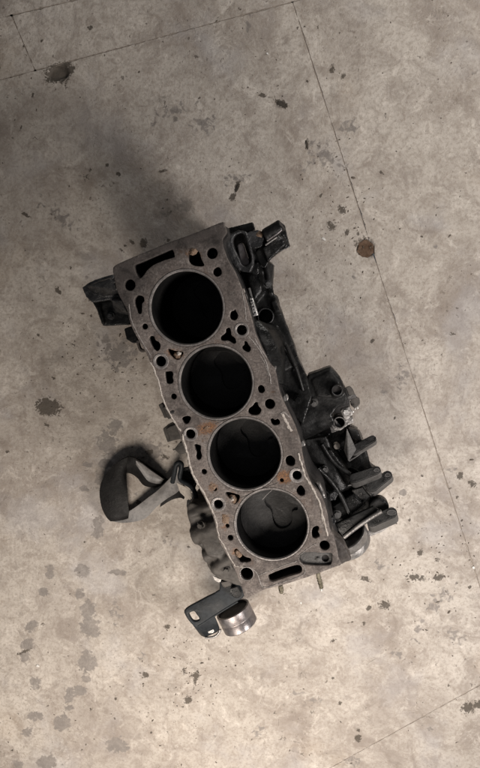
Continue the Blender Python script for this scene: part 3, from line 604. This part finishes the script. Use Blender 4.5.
# ------------------------------------------------------------------ what is cast on and bolted to the block
def bev(me, w=0.0012, seg=2, ang=30):
    b = bmesh.new(); b.from_mesh(me); bmesh.ops.dissolve_limit(b, angle_limit=math.radians(3), verts=b.verts, edges=b.edges)
    ed = [e for e in b.edges if len(e.link_faces) == 2 and e.calc_face_angle(0) > math.radians(ang)]
    bmesh.ops.bevel(b, geom=ed, offset=w, segments=seg, affect='EDGES', clamp_overlap=True); b.to_mesh(me); b.free(); return me
def hullp(name, tops, bots, mat, parent, w=0.0012): return link(name, smooth(bev(hull(tops, bots), w)), mat, parent)
def drop(pts, z, dx, dy, z2): return [(x, y, z) for x, y in pts], [(x + dx, y + dy, z2) for x, y in pts]
def cpts(x, y, r, z, n=16, k=1.0): return [(x + r * math.cos(t), y + r * k * math.sin(t), z) for t in (2 * math.pi * i / n for i in range(n))]
def boss(name, x, y, r, z, mat, parent, w=1.2, deep=.02):
    c = P(x, y, z); k = (P(x + 1, y, z) - c).length; R, Q = r * k, (r + w) * k
    lathe(name, [(0, -deep), (R, -deep), (R, -.0006), (R + .0005, 0), (Q - .0006, 0), (Q, -.0006), (Q, -deep - .001), (0, -deep - .001)], c, (0, 0, 1), [M['void'], mat], parent, 32)
    for p in COL.objects[-1].data.polygons: p.material_index = 1 if p.center.z > z - .0012 else 0
def tube_path(name, path, r, mat, parent, seg=12, sm=6, squash=1.0):
    pts = [P(x, y, z) for x, y, z in cr(path, sm, False)]; b = bmesh.new(); prev = None
    for i, p in enumerate(pts):
        t = (pts[min(i + 1, len(pts) - 1)] - pts[max(i - 1, 0)]).normalized(); u = Vector((-t.y, t.x, 0)).normalized(); v = t.cross(u)
        ring = [b.verts.new(p + u * (r * math.cos(a)) + v * (r * squash * math.sin(a))) for a in (2 * math.pi * k / seg for k in range(seg))]
        if prev:
            for a in range(seg): b.faces.new((prev[a], prev[(a + 1) % seg], ring[(a + 1) % seg], ring[a]))
        else: b.faces.new(ring)
        prev = ring
    b.faces.new(prev[::-1]); return bm_obj(name, b, mat, parent, 50)
# crankcase with its bulges showing at the lower left, and the dark flank at the right
cc_left = [(222, 520), (205, 505), (190, 503), (186.7, 507), (188, 519), (191, 530), (193, 541.5), (199, 546), (202, 549), (205, 558), (208, 567), (211, 573), (216, 577), (221, 580), (232, 584), (244, 588), (250, 575)]
cast('crankcase', [
  pm(cc_left, .03, .118), pm([(x * .9 + 23, y * .9 + 40) for x, y in outline[::3]], .004, .10),
  rodm(P(193, 536, .118), P(225, 523, .122), .013), rodm(P(189.5, 514, .112), P(218, 503, .118), .0085), rodm(P(204, 556, .116), P(236, 545, .12), .010), 
  rodm(P(214, 570, .12), P(235, 553, .13), .009), pm([(214, 520), (200, 540), (207, 556), (226, 560), (232, 560)], .10, .132), pm([(210, 566), (222, 560), (240, 572), (243, 583), (222, 579)], .09, .127)],
  M['casting'], EB, .0018, 5, .0008, 70)
hullp('core_plug', *drop([(212.5, 575), (217, 577.5), (221.5, 579), (220, 583), (215, 581)], .10, 0, 0, .09), M['alu'], EB)
# plugs poking out of the left flank
for pts, z, h in (([(158.3, 405), (162.2, 403), (165, 407), (171.5, 415), (170, 417.3), (164.5, 418.3)], .15, .02), ([(162.6, 428.6), (167, 426), (174, 423.6), (179, 428), (184, 437), (180, 439), (167.3, 442.6)], .15, .03), ([(174, 449.5), (178, 444.5), (183, 442.5), (187.5, 453), (180, 454.5)], .15, .02)):
    cast('side_plug', [pm(pts, z - h, z), pm([((x - 172) * .8 + 174, (y - 430) * .9 + 430) for x, y in pts], z - h, z + .002)], M['casting'], EB, .001, 2, .0003)
hullp('sensor_pin', *drop([(172.6, 449), (175.5, 448.3), (176, 450), (173, 450.6)], .148, 0, 0, .143), M['casting'], EB, .0004)
hullp('sensor_pin', *drop([(173.3, 452), (176, 451.2), (176.6, 452.8), (174, 453.5)], .148, 0, 0, .143), M['beige'], EB, .0004)
# lug at the upper left
ML = bpy.data.objects.new('mounting_lug', None); COL.objects.link(ML); ML.parent = EB; ML.location = P(100, 300, .15) - EB.location
def link_ml(o):
    o.parent = ML; o.matrix_parent_inverse = Matrix.Translation(-(ML.location + EB.location)); return o
lug_top = [(81.7, 287.5), (88, 283), (95, 279.8), (104, 276.7), (112.5, 274.5), (120, 283), (126, 296), (124, 303), (118, 299), (108, 300), (92, 302.5), (86, 297)]
cast('lug_shelf', [pm(lug_top, .150, .168), hull([(88, 285.5, .178), (110, 278.5, .19), (118, 290, .19), (100, 293, .172)], [(86, 290, .16), (112, 276, .16), (122, 296, .16), (96, 298, .16)]),
  rodm(P(93, 287, .172), P(120, 279, .188), .0035), rodm(P(94, 291.5, .170), P(104, 290, .174), .0022), hull([(112, 300, .174), (122, 300, .19), (127, 312, .19), (118, 309, .174)], [(110, 296, .15), (128, 300, .15), (130, 316, .15), (114, 312, .15)])],
  M['grey'], EB, .0013, 3, .0006, 120)
cast('lug_foot', [pm([(92, 301.5), (108, 300), (120, 300), (129, 312), (130, 324.5), (121, 325.2), (103, 326), (99.5, 318), (96, 309)], .12, .146), pm([(96, 308), (100, 305), (104, 322), (102, 325)], .12, .151)], M['black'], EB, .0015, 4, .0007, 90)
cast('flank_pad', [pm([(124, 329), (131, 326), (136, 334), (139, 343), (133, 343.5), (126.5, 339)], .13, .15)], M['black'], EB, .0012, 4, .0005)
plate('dowel_eye', px6(120, 290, [(97,308),(112,300),(130,318),(150,340),(155,362),(140,375),(118,368),(106,345)]), .208, .216, M['deck'], EB, .0008, [cr(px6(120, 290, [(112,318),(120,314),(132,330),(143,348),(138,357),(124,352),(117,338)]), 2)], sm=2)

# bracket at the upper right: frame with a slot, elbow arm and stem
stem = [(240, 262), (250, 257), (262, 257), (270, 262), (273.5, 265), (272, 280), (272.5, 294), (276, 295.5), (279, 305), (283.5, 318), (289, 332), (294, 346), (299, 360), (303.5, 369), (307.5, 380), (312, 396), (303, 425), (290, 412), (280, 385), (268, 356), (254, 325), (246, 300), (240, 280)]
cast('bracket_stem', [pm(stem, .165, .188, [circ(265.5, 316.2, 7.2)]), hull([(246, 268, .2), (258, 262, .2), (262, 290, .196), (254, 300, .196)], [(240, 262, .17), (266, 258, .17), (268, 304, .17), (248, 304, .17)]),
  rodm(P(266, 262, .19), P(271, 294, .186), .004), hull([(266, 328, .196), (275, 328, .196), (294, 366, .196), (284, 372, .2)], [(258, 322, .17), (282, 322, .17), (302, 370, .17), (276, 372, .17)]),
  hull([(276, 300, .197), (280, 311, .197), (275, 312, .197), (271, 302, .197)], [(273, 296, .17), (284, 318, .17), (272, 316, .17), (268, 300, .17)])], M['black'], EB, .0015, 3, .0008, 80)
boss('stem_bore', 265.5, 316.2, 7.1, .1905, M['grey'], EB, 1.3, .03)
cast('flank_ledge', [hull([(252, 322, .222), (258, 320, .218), (268, 330, .216), (279, 349, .214), (283, 366, .214), (283, 384, .216), (277, 384, .224), (266, 352, .226)], [(250, 320, .17), (288, 330, .17), (290, 386, .17), (276, 386, .17)])], M['black'], EB, .0014, 5, .0004, 90)
q6 = lambda l: px6(225, 215, l)
cast('bracket_top_plate', [pm(q6([(-8, 88), (0, 84), (165, 41), (172, 62), (180, 84), (150, 100), (100, 108), (40, 128), (0, 150), (0, 110)]), .185, .198)], M['black'], EB, .001, 2, .0004)
slot = cr(q6([(45, 152), (58, 124), (80, 110), (102, 108), (120, 130), (128, 160), (142, 210), (155, 250), (152, 285), (125, 305), (100, 296), (78, 245), (55, 200)]), 3)
cast('slotted_frame', [pm(q6([(-8, 150), (8, 128), (45, 108), (100, 92), (128, 100), (142, 140), (160, 200), (172, 250), (172, 300), (150, 345), (105, 340), (70, 322), (35, 280), (12, 230)]), .196, .211, [slot]),
  rodm(P(226, 240, .209), P(240, 270, .209), .0028), rodm(P(227, 237, .209), P(240, 231.5, .209), .0022)], M['grey'], EB, .0011, 2, .0004, 120)
hullp('slide_tongue', *drop(cr(q6([(75, 188), (86, 172), (103, 172), (115, 190), (130, 240), (146, 288), (125, 300), (110, 303), (95, 280)]), 2), .203, .5, -1, .19), M['sleeve'], EB, .001)
plate('slot_floor', q6([(30, 120), (120, 100), (160, 260), (150, 320), (90, 320)]), .17, .18, M['void'], EB)
cast('arm_root', [pm(q6([(122, 108), (150, 95), (200, 92), (228, 100), (232, 150), (224, 190), (190, 198), (160, 205), (140, 175)]), .185, .204), pm(q6([(150, 200), (185, 205), (225, 190), (235, 240), (232, 320), (200, 300), (170, 270)]), .18, .192)], M['grey'], EB, .0012, 3, .0009, 120)
lump('rust_scale', 259.5, 234, .203, .004, .004, .003, M['rust'], EB, 14)
cast('elbow_arm', [pm(q6([(215, 120), (262, 78), (300, 50), (335, 42), (360, 58), (368, 100), (378, 145), (388, 186), (350, 204), (295, 240), (258, 278), (236, 318), (205, 285), (180, 225), (210, 190)]), .186, .197),
  rodm(P(265, 236, .205), P(282, 225, .209), .0085, .0075), rodm(P(267, 245, .199), P(280, 234.5, .203), .0055), hull([(263, 248, .206), (282, 236, .206), (286, 244, .203), (268, 262, .201)], [(262, 246, .19), (284, 234, .19), (288, 245, .19), (266, 264, .19)])], M['black'], EB, .0012, 3, .0006, 90)
bead('arm_edge', [q for q in q6([(388, 188), (350, 207), (300, 238), (262, 275), (238, 315)])], .1965, .0016, .0012, M['grey'], EB, 3, .25)
tube_path('arm_highlight', [(267, 240.5, .2095), (272, 237, .211), (277, 233.5, .212), (281.5, 229.5, .2125)], .0016, M['sleeve'], EB)  # pale strips paint the highlights along the arm's ridges
tube_path('arm_highlight', [(265.5, 245, .206), (271, 241, .207), (277, 237, .208)], .0013, M['alu'], EB)
o = plate('stamped_pad', px6(235, 280, [(86, 114), (92, 106), (106, 108), (122, 160), (138, 211), (128, 214), (110, 219), (100, 170)]), .205, .2145, M['bright'], EB, .0008)
for i, (x, y) in enumerate(px6(235, 280, [(99, 125), (105, 142), (109, 160), (116, 178), (120, 196), (100, 150), (112, 205)])): lump('pad_dent', x, y, .2143, .0016, .0011, .0006, M['alu'] if i % 2 else M['grey'], EB, 20 + i, .3)
lump('gasket_residue', 243.5, 291, .226, .0016, .0034, .002, M['residue'], EB, 31, .2, .5)
lump('gasket_residue', 246.2, 297, .222, .0013, .004, .002, M['alu'], EB, 32, .2, .5)
# pump housing in the middle of the right flank
h6 = lambda l: px6(290, 350, l)
cast('pump_housing', [pm(h6([(104, 152), (125, 143), (170, 128), (225, 106), (242, 103), (268, 128), (298, 165), (328, 222), (345, 290), (335, 330), (280, 350), (240, 400), (150, 420), (60, 470), (60, 330), (105, 250)]), .14, .172),
  rodm(P(298, 428, .152), P(333, 414, .156), .0175, .0155), hull([(330, 371, .1745), (340, 384, .1745), (336, 398, .1745), (318, 396, .1745), (312, 380, .1745)], [(326, 367, .15), (346, 388, .15), (338, 404, .15), (306, 400, .15), (308, 376, .15)]),
  rodm(P(337, 390.5, .15), P(337, 390.5, .179), .0082)], M['black'], EB, .0014, 4, .0006, 80)
boss('housing_bore', 337, 390.4, 4.6, .1835, M['grey'], EB, .9, .0045)
hullp('cable_plug', *drop(h6([(332, 222), (362, 214), (378, 236), (389, 262), (362, 272), (350, 268)]), .165, 0, 1, .14), M['casting'], EB, .001)
hullp('plug_rim', *drop(h6([(343, 285), (352, 274), (390, 262), (396, 272), (400, 280), (352, 298)]), .158, 0, 1, .15), M['alu'], EB, .0006)
hullp('plug_collar', *drop(cr(h6([(360, 300), (395, 278), (416, 290), (418, 318), (400, 340), (372, 335)]), 2), .15, 0, 1, .13), M['casting'], EB, .0012)
cast('outlet_flange', [pm(h6([(302, 366), (312, 356), (358, 340), (368, 362), (380, 388), (350, 404), (325, 412)]), .158, .172), pm(h6([(325, 408), (352, 400), (376, 404), (383, 436), (350, 450), (322, 470), (300, 484), (262, 480), (245, 455), (262, 415), (290, 398)]), .15, .166, [circ(*h6([(297, 437)])[0], 5.0)])], M['alu'], EB, .0009, 2, .0005, 200)
hullp('flange_nut', *drop(cpts and [(x, y) for x, y, _ in cpts(346, 412.5, 3.2, 0, 6)], .176, 0, 0, .17), M['bright'], EB, .0006)
for i, (x, y) in enumerate(h6([(325, 380), (345, 368), (338, 385), (378, 370), (392, 352), (405, 345)])): lump('flange_scale', x, y, .172 if i < 3 else .155, .0016, .0011, .0008, M['void'] if i < 3 else M['bright'], EB, 50 + i, i)
boss('flange_bore', *h6([(297, 437)])[0], 5.0, .1685, M['alu'], EB, 1.4, .03)
hullp('pipe_end_lip', *drop(px6(300, 410, [(178, 98), (200, 62), (212, 58), (218, 92), (262, 112), (190, 138)]), .162, 0, 0, .15), M['alu'], EB, .0006)
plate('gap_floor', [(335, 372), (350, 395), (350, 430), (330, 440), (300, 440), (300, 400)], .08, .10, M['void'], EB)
# alternator bracket with its fingers
FB = [(298, 436), (318, 432), (332, 432), (346, 427.5), (353, 427.5), (358, 430), (360, 436), (364, 444), (367, 452), (371, 466), (377, 470), (378, 482), (370, 497), (372, 520), (352, 535), (343, 539), (336, 548), (328, 530), (320, 500), (306, 465)]
cast('bracket_body', [pm(FB, .075, .100), hull([(348, 427.5, .165), (358, 430, .16), (362, 440, .15), (352, 438, .15)], [(346, 427, .09), (360, 430, .09), (366, 448, .09), (350, 450, .09)]),
  hull([(302, 440, .14), (326, 436, .14), (330, 452, .12), (352, 486, .115), (340, 492, .12), (318, 478, .12)], [(300, 440, .08), (330, 434, .08), (356, 490, .08), (330, 500, .08)]),
  hull([(327, 450, .142), (331, 449, .142), (353, 478, .135), (348, 484, .13)], [(324, 450, .1), (334, 446, .1), (358, 478, .1), (346, 490, .1)]),
  rodm(P(312, 470, .12), P(330, 500, .13), .006), rodm(P(318, 462, .12), P(322, 482, .13), .004), hull([(360, 484, .12), (383, 486, .12), (371, 497, .12)], [(358, 482, .08), (386, 482, .08), (370, 500, .08)])], M['black'], EB, .0015, 4, .0007, 80)
hullp('rib', [(346.7, 428, .172), (356.5, 450, .150), (348.5, 461.5, .148), (343.7, 450, .150)], [(347, 430, .12), (356, 449, .12), (348, 459, .12), (344, 449, .12)], M['mid'], EB, .0006)
lathe('hole_disc', [(0, -.01), (.0042, -.01), (.0044, -.0006), (.0038, 0), (0, .0004)], P(337, 446.3, .135), (0.1, 0, 1), M['beige'], EB, 20)  # beige disc added in place of the floor seen through a hole
def finger(name, top, bot, z, h, mat=M['mid'], w=.0012): return hullp(name, [(x, y, z) for x, y in top], [(x, y, z - h) for x, y in bot], mat, EB, w)
def capsule(x0, y0, r0, x1, y1, r1, n=9):
    a = math.atan2(y1 - y0, x1 - x0); o = []
    for k in range(n): t = a + math.pi / 2 + math.pi * k / (n - 1); o.append((x0 + r0 * math.cos(t), y0 + r0 * math.sin(t)))
    for k in range(n): t = a - math.pi / 2 + math.pi * k / (n - 1); o.append((x1 + r1 * math.cos(t), y1 + r1 * math.sin(t)))
    return o
def lug(x0, y0, r0, x1, y1, r1, z, h, sx, sy, mat, hole=0, k=.75):
    "cast arm with a rounded boss at its end, standing tilted so that its lower flank shows"
    o = finger('finger', capsule(x0, y0, r0, x1, y1, r1), [(x + sx, y + sy) for x, y in capsule(x0, y0, r0, x1, y1, r1)], z, h, mat, .0011)
    o.data.materials.append(M['black'])
    for p in o.data.polygons: p.material_index = 1 if p.normal.z > .93 else 0  # black tops, paler flanks: the shading is put into the colour
    if hole:
        hullp('finger_socket', cpts(x1, y1, hole, z + .0006, 14, k), cpts(x1, y1, hole * .9, z - .004, 14, k), M['void'], EB, .0002)
        tube_path('socket_rim', [(x1 + hole * math.cos(t), y1 + hole * k * math.sin(t), z + .0006) for t in (math.pi * 2 * q / 12 for q in range(13))], .0006, M['mid'], EB, 6, 2)
lug(354, 449, 4.5, 372.5, 438.8, 3.7, .150, .014, 1.0, 3.6, M['mid'])
tube_path('finger_edge', [(349, 460.8, .140), (356, 456.5, .140), (364, 450.5, .139), (371, 446.5, .138)], .0013, M['mid'], EB)
lug(354, 478, 5.0, 376.5, 470, 4.2, .145, .016, 1.4, 5.2, M['mid'], 2.6, .6)
tube_path('finger_edge', [(348, 485.5, .1315), (356, 483.5, .131), (363, 481.5, .131), (368.5, 480, .131)], .0012, M['alu'], EB)
lug(372, 486, 6.0, 387.5, 475, 4.6, .125, .014, 1.6, 4.4, M['mid'], 2.6, .6)
cast('belt_tensioner', [bm_mesh(lambda b: add_lathe(b, [(0, -.02), (.014, -.02), (.014, 0), (0, 0)], P(379, 508, .11), (0, 0, 1), 36))], M['black'], EB, .0014, 4, .0005)
lug(372, 521, 5.5, 391.5, 512.5, 5.6, .120, .020, 1.6, 6.6, M['mid'], 4.4, .55)
finger('finger_foot', [(364, 532), (376, 528), (388, 525.5), (389.5, 526.5), (382, 532), (372, 536), (366, 537)], [(364, 533), (376, 530), (386, 528), (372, 535)], .095, .01, M['alu'], .001)
hullp('arm_web', [(336, 470, .118), (352, 468, .13), (362, 474, .125), (352, 486, .12)], [(330, 470, .08), (354, 466, .08), (368, 480, .08), (350, 494, .08)], M['black'], EB)
hullp('arm_web', [(352, 490, .116), (372, 484, .118), (378, 489, .112), (358, 506, .112)], [(350, 490, .08), (376, 482, .08), (380, 492, .08), (356, 510, .08)], M['black'], EB)
hullp('arm_web', [(330, 508, .118), (352, 494, .12), (364, 504, .118), (344, 520, .122)], [(326, 508, .08), (352, 490, .08), (368, 506, .08), (344, 526, .08)], M['black'], EB)
plate('web_panel', px6(310, 490, [(150, 205), (380, 98), (415, 118), (395, 140), (300, 215), (202, 288), (170, 245)]), .125, .131, M['black'], EB, .001)
tube_path('web_edge', [(343.8, 537.5, .1325), (352, 531, .1335), (362, 523.5, .1345), (372, 516.8, .1355), (381.5, 511.3, .1365)], .0030, M['alu'], EB, 10, squash=.7)
def drum(name, c0, axis, L, r, mat, wall=.003):
    return lathe(name, [(r - wall, .0), (r - .0006, 0), (r, .0006), (r, L * .46), (r - .0005, L * .49), (r - .0005, L * .53), (r, L * .56), (r, L - .0015), (r - .0015, L), (0, L), (0, L - .002), (r - wall, L - .002)], c0, axis, mat, EB if name != 'sleeve' else None, 64, True)
drum('pulley', P(343.5, 532, .112), (.30, -.66, -.45), .026, .031, M['alu'])
cast('rear_corner', [pm([(330, 528), (334, 536), (344, 545), (351.5, 560.2), (340, 564.6), (333, 566), (328, 548)], .21, .237)], M['deck'], EB, .0012, 2, .0006, 120)
set_marks(COL.objects[-1].data, (), mk([(343, 552, 30, 30, 0, .9)], .237))
set_marks(bpy.data.objects['dowel_eye'].data, (), mk([(140, 345, 30, 30, 0, .45)], .21))
for pts, z in (([(283, 396), (286.5, 394.5), (288.3, 397.5), (287.5, 400.5), (283.5, 402)], .225), ([(299.5, 442.5), (302.5, 441), (305.3, 444), (304.5, 446), (301, 447.5)], .225), ([(273.5, 366.8), (275.5, 366.5), (276, 370), (274, 371.5)], .237), ([(328.5, 519), (333, 517.5), (336, 521), (334.5, 525), (329.5, 524.5)], .18), ([(329, 494), (334, 491.5), (338, 494), (335.5, 500), (330, 501)], .15), ([(316, 482.5), (320, 484), (326, 498), (323.5, 499)], .235)):
    cast('flank_tab', [pm(pts, z - .012, z)], M['alu'] if z > .2 else M['grey'], EB, .0007, 2, .0004, 200)
# studs at the lower end
for (x0, y0, x1, y1, r, m) in ((317.5, 572, 321.5, 588, .0030, 'brass'), (280.5, 585, 281.5, 592.5, .0030, 'brass')):
    rod('stud', P(x0, y0, .16), P(x1, y1, .15), r, M[m], EB)
    for k in range(3):
        f = .35 + .17 * k; a, c = P(x0, y0, .16), P(x1, y1, .15); p = a.lerp(c, f); lathe('thread_ring', [(r, -.0006), (r + .0005, 0), (r, .0006)], p, c - a, M[m], EB, 20)
rod('stud_tip', P(320.5, 585.5, .1515), P(321.8, 590.5, .149), .0022, M['bright'], EB)

# ------------------------------------------------------------------ loose bracket with its steel sleeve
BR = thing('engine_mount_bracket', 'black pressed steel bracket with slotted end and bare metal sleeve below the block', 'bracket', tuple(P(222, 615, 0)[:2]) + (0,))
r6 = lambda l: px6(180, 580, l)
plate('bracket_plate', cr(r6([(24, 196), (30, 178), (50, 162), (90, 140), (160, 102), (235, 62), (238, 10), (290, -10), (345, -5), (368, 40), (388, 95), (345, 128), (280, 168), (212, 212), (160, 246), (100, 288), (72, 268), (45, 236)]), 2), .088, .094, M['paint'], BR, .0018, [cr(r6([(54, 206), (62, 196), (84, 190), (98, 206), (115, 232), (108, 243), (86, 247), (70, 236)]), 3)])
hullp('bent_flange', [(x, y, .0915) for x, y in r6([(74, 270), (100, 282), (205, 214), (214, 226)])] + [(x, y, .073) for x, y in r6([(226, 258), (240, 292), (225, 312), (150, 345), (122, 332)])], [(x, y, .086) for x, y in r6([(80, 270), (205, 220)])] + [(x, y, .066) for x, y in r6([(236, 292), (222, 310), (152, 342), (126, 330)])], M['paint'], BR, .0012)
hullp('flange_window', *drop(r6([(166, 304), (178, 294), (200, 296), (206, 306), (196, 318), (172, 320)]), .0788, 0, 0, .074), M['alu'], BR, .0003)
tube_path('flange_lip', [(x, y, .075) for x, y in r6([(150, 346), (185, 345), (215, 335), (236, 312), (240, 296)])], .0019, M['alu'], BR)
tube_path('plate_ridge', [(x, y, .0935) for x, y in r6([(108, 278), (150, 252), (205, 216), (275, 172), (345, 130)])], .0016, M['paint'], BR, squash=.6)
hullp('clamp_block', *drop(r6([(300, 50), (345, 35), (372, 78), (362, 100), (330, 105), (305, 80)]), .112, 0, 1, .09), M['black'], BR, .0014)
hullp('clamp_block', *drop(r6([(245, 10), (300, 2), (312, 30), (262, 45)]), .115, 0, 1, .09), M['casting'], BR, .0014)
ax = Vector((.42, -.905, -.06))
o = drum('sleeve', P(232.5, 609, .055), ax, .0305, .0272, M['sleeve']); o.parent = BR; o.matrix_parent_inverse = Matrix.Translation(-BR.location)
o = lathe('sleeve_lining', [(0, .004), (.0236, .004), (.0236, .028), (0, .028)], P(232.5, 609, .055), ax, M['void'], BR, 48)

# ------------------------------------------------------------------ belt
BL = thing('rubber_belt', 'flat black rubber belt twisted into a loop on the floor left of the block', 'belt', tuple(P(140, 495, 0)[:2]) + (0,))
def ribbon(name, fr, th, mat, parent, n=10, m=8, bow=0.0, zs=0.5):
    F = cr([tuple(P(a, b_, c * zs)) + tuple(P(d, e, f * zs)) for (a, b_, c), (d, e, f) in fr], n, False); b = bmesh.new(); grid = []
    A = [Vector(f[:3]) for f in F]; B = [Vector(f[3:]) for f in F]
    for i in range(len(F)):
        T = (A[min(i + 1, len(F) - 1)] + B[min(i + 1, len(F) - 1)] - A[max(i - 1, 0)] - B[max(i - 1, 0)]).normalized()
        s = B[i] - A[i]; N = T.cross(s).normalized()
        rows = [A[i] + s * (k / m) + N * (bow * 4 * (k / m) * (1 - k / m)) for k in range(m + 1)]
        grid.append([b.verts.new(p + N * th / 2) for p in rows] + [b.verts.new(p - N * th / 2) for p in rows[::-1]])
    for G, H in zip(grid, grid[1:]):
        for k in range(len(G)): k2 = (k + 1) % len(G); b.faces.new((G[k], G[k2], H[k2], H[k]))
    b.faces.new(grid[0]); b.faces.new(grid[-1][::-1])
    return bm_obj(name, b, mat, parent, 45)
ribbon('belt_loop', [((128.5, 456.5, .040), (126.6, 472, .022)), ((121, 460, .044), (126.4, 476, .028)), ((112, 467, .046), (126.8, 483, .034)), ((103, 478.5, .046), (127.4, 491, .038)), ((99.7, 491, .045), (128, 501, .038)), ((101.5, 506, .043), (128.8, 510, .034)), ((106, 516, .040), (128.6, 515, .030)), ((110.5, 521, .034), (128.3, 518, .022))], .0022, M['rubber'], BL, bow=.002)
ribbon('belt_loop', [((110, 520.6, .030), (128.6, 510.5, .020)), ((121, 522.5, .024), (131, 510, .024)), ((134, 521.5, .018), (139, 504.5, .030)), ((146, 517.5, .014), (148.5, 497, .036)), ((156, 507, .014), (157, 490.5, .042)), ((166, 499, .018), (166, 482, .048)), ((176, 493, .030), (173, 474, .056)), ((182, 488, .045), (178, 465, .066))], .0022, M['rubber_pale'], BL, bow=-.002)
ribbon('belt_loop', [((128, 456.8, .041), (126.8, 472.5, .020)), ((133, 457, .044), (131.5, 473.5, .014)), ((140, 460.5, .042), (137.5, 477.5, .008)), ((150, 466.5, .034), (144, 485, .006)), ((158, 471.5, .026), (152.5, 487, .005)), ((164, 476.5, .018), (158.5, 486.5, .005)), ((168.5, 480.5, .012), (164.5, 483.5, .006))], .0022, M['rubber'], BL, bow=-.004)
ribbon('belt_fold', [((133, 458.5, .064), (136, 464, .050)), ((142, 463.5, .062), (141, 471, .040)), ((150, 469.5, .052), (147.5, 480, .030)), ((158, 475, .044), (154.5, 483, .028)), ((164.5, 479.5, .034), (161.5, 483.5, .024))], .0016, M['rubber_pale'], BL, bow=.004)  # paler strip paints the highlight on the twisted band
ribbon('belt_loop', [((163, 497.5, .008), (160, 507, .004)), ((170, 493, .012), (171, 500, .006)), ((178, 491, .02), (180, 497.5, .01)), ((185, 492, .03), (184, 499, .02))], .002, M['rubber'], BL)
tube_path('retaining_loop', [(172.5, 482, .075), (174.5, 473, .085), (176, 465, .09), (179, 462.5, .09), (181.5, 464.5, .09), (181, 470, .088), (179.8, 476, .085), (181, 480, .085), (186, 483, .088), (191.5, 487, .09), (195, 493, .09), (196.5, 503, .09)], .0036, M['paint'], BL, 12)
hullp('loop_back_box', *drop([(181.5, 468), (190, 466), (197, 482), (195, 490), (183, 482), (180, 477)], .072, 0, 0, .05), M['black'], BL, .002)  # dark body behind the retaining loop
hullp('beige_tab', [(176.3, 482.2, .090), (184, 486, .092), (191.8, 490.6, .090), (190.5, 500.3, .084), (186, 498.4, .082), (180, 492.5, .084)], [(177, 483, .087), (191, 491, .087), (190, 499.5, .081), (180, 491.5, .081)], M['beige'], BL, .0006)
tube_path('metal_strap', [(191.5, 493, .084), (193.5, 499, .085), (196, 506, .085), (199.5, 511, .085), (202.5, 512.8, .085)], .0024, M['beige'], BL, 12, squash=.5)
hullp('strap_backing', *drop([(187, 499), (192, 498), (197, 508), (203, 513.5), (196, 516), (188, 512), (186.5, 506)], .078, 0, 0, .06), M['black'], BL, .0015)

# bolts, webs and oil ways that break up the dark flank
def hexbolt(x, y, z, r, mat, tilt=(0, 0, 1)):
    c = P(x, y, z); a = Vector(tilt).normalized()
    lathe('bolt_head', [(0, -.006), (r, -.006), (r, .0008), (r - .0007, .0018), (0, .0018)], c, a, mat, EB, 6, ang=25)
    lathe('bolt_washer', [(0, -.008), (r * 1.35, -.008), (r * 1.35, -.0042), (r * 1.3, -.0036), (0, -.0036)], c, a, mat, EB, 20)
for x, y, z, r, m, t in ((324.5, 470, .138, .0042, 'mid', (.1, .1, 1)), (337, 515, .134, .0045, 'mid', (0, .1, 1)), (352, 500, .112, .0045, 'black', (0, 0, 1)), (262, 352, .222, .0035, 'mid', (0, 0, 1)),
                         (268, 284, .206, .004, 'grey', (.2, 0, 1)), (252, 278, .205, .0036, 'black', (0, 0, 1)), (314, 404, .178, .004, 'mid', (0, -.3, 1)), (298, 400, .20, .0042, 'black', (0, 0, 1)), (110, 316, .152, .004, 'grey', (0, 0, 1)),
                         (200, 526, .137, .0045, 'casting', (-.3, -.2, 1)), (226, 571, .135, .004, 'casting', (0, 0, 1))):
    hexbolt(x, y, z, r, M[m], t)
for pth, r, m in (([(286, 345, .200), (296, 368, .198), (303, 390, .19)], .0024, 'black'), ([(278, 395, .205), (285, 415, .20), (296, 436, .19)], .002, 'black'), ([(318, 468, .14), (330, 480, .135), (342, 498, .125), (350, 516, .12)], .0035, 'black'),
                  ([(306, 462, .15), (314, 482, .15), (324, 504, .145), (331, 524, .15)], .0028, 'black'), ([(322, 444, .145), (334, 462, .14), (350, 474, .138)], .003, 'black'), ([(249, 288, .205), (252, 300, .203), (254, 312, .202)], .0018, 'mid')):
    tube_path('casting_rib', pth, r, M[m], EB, 10)
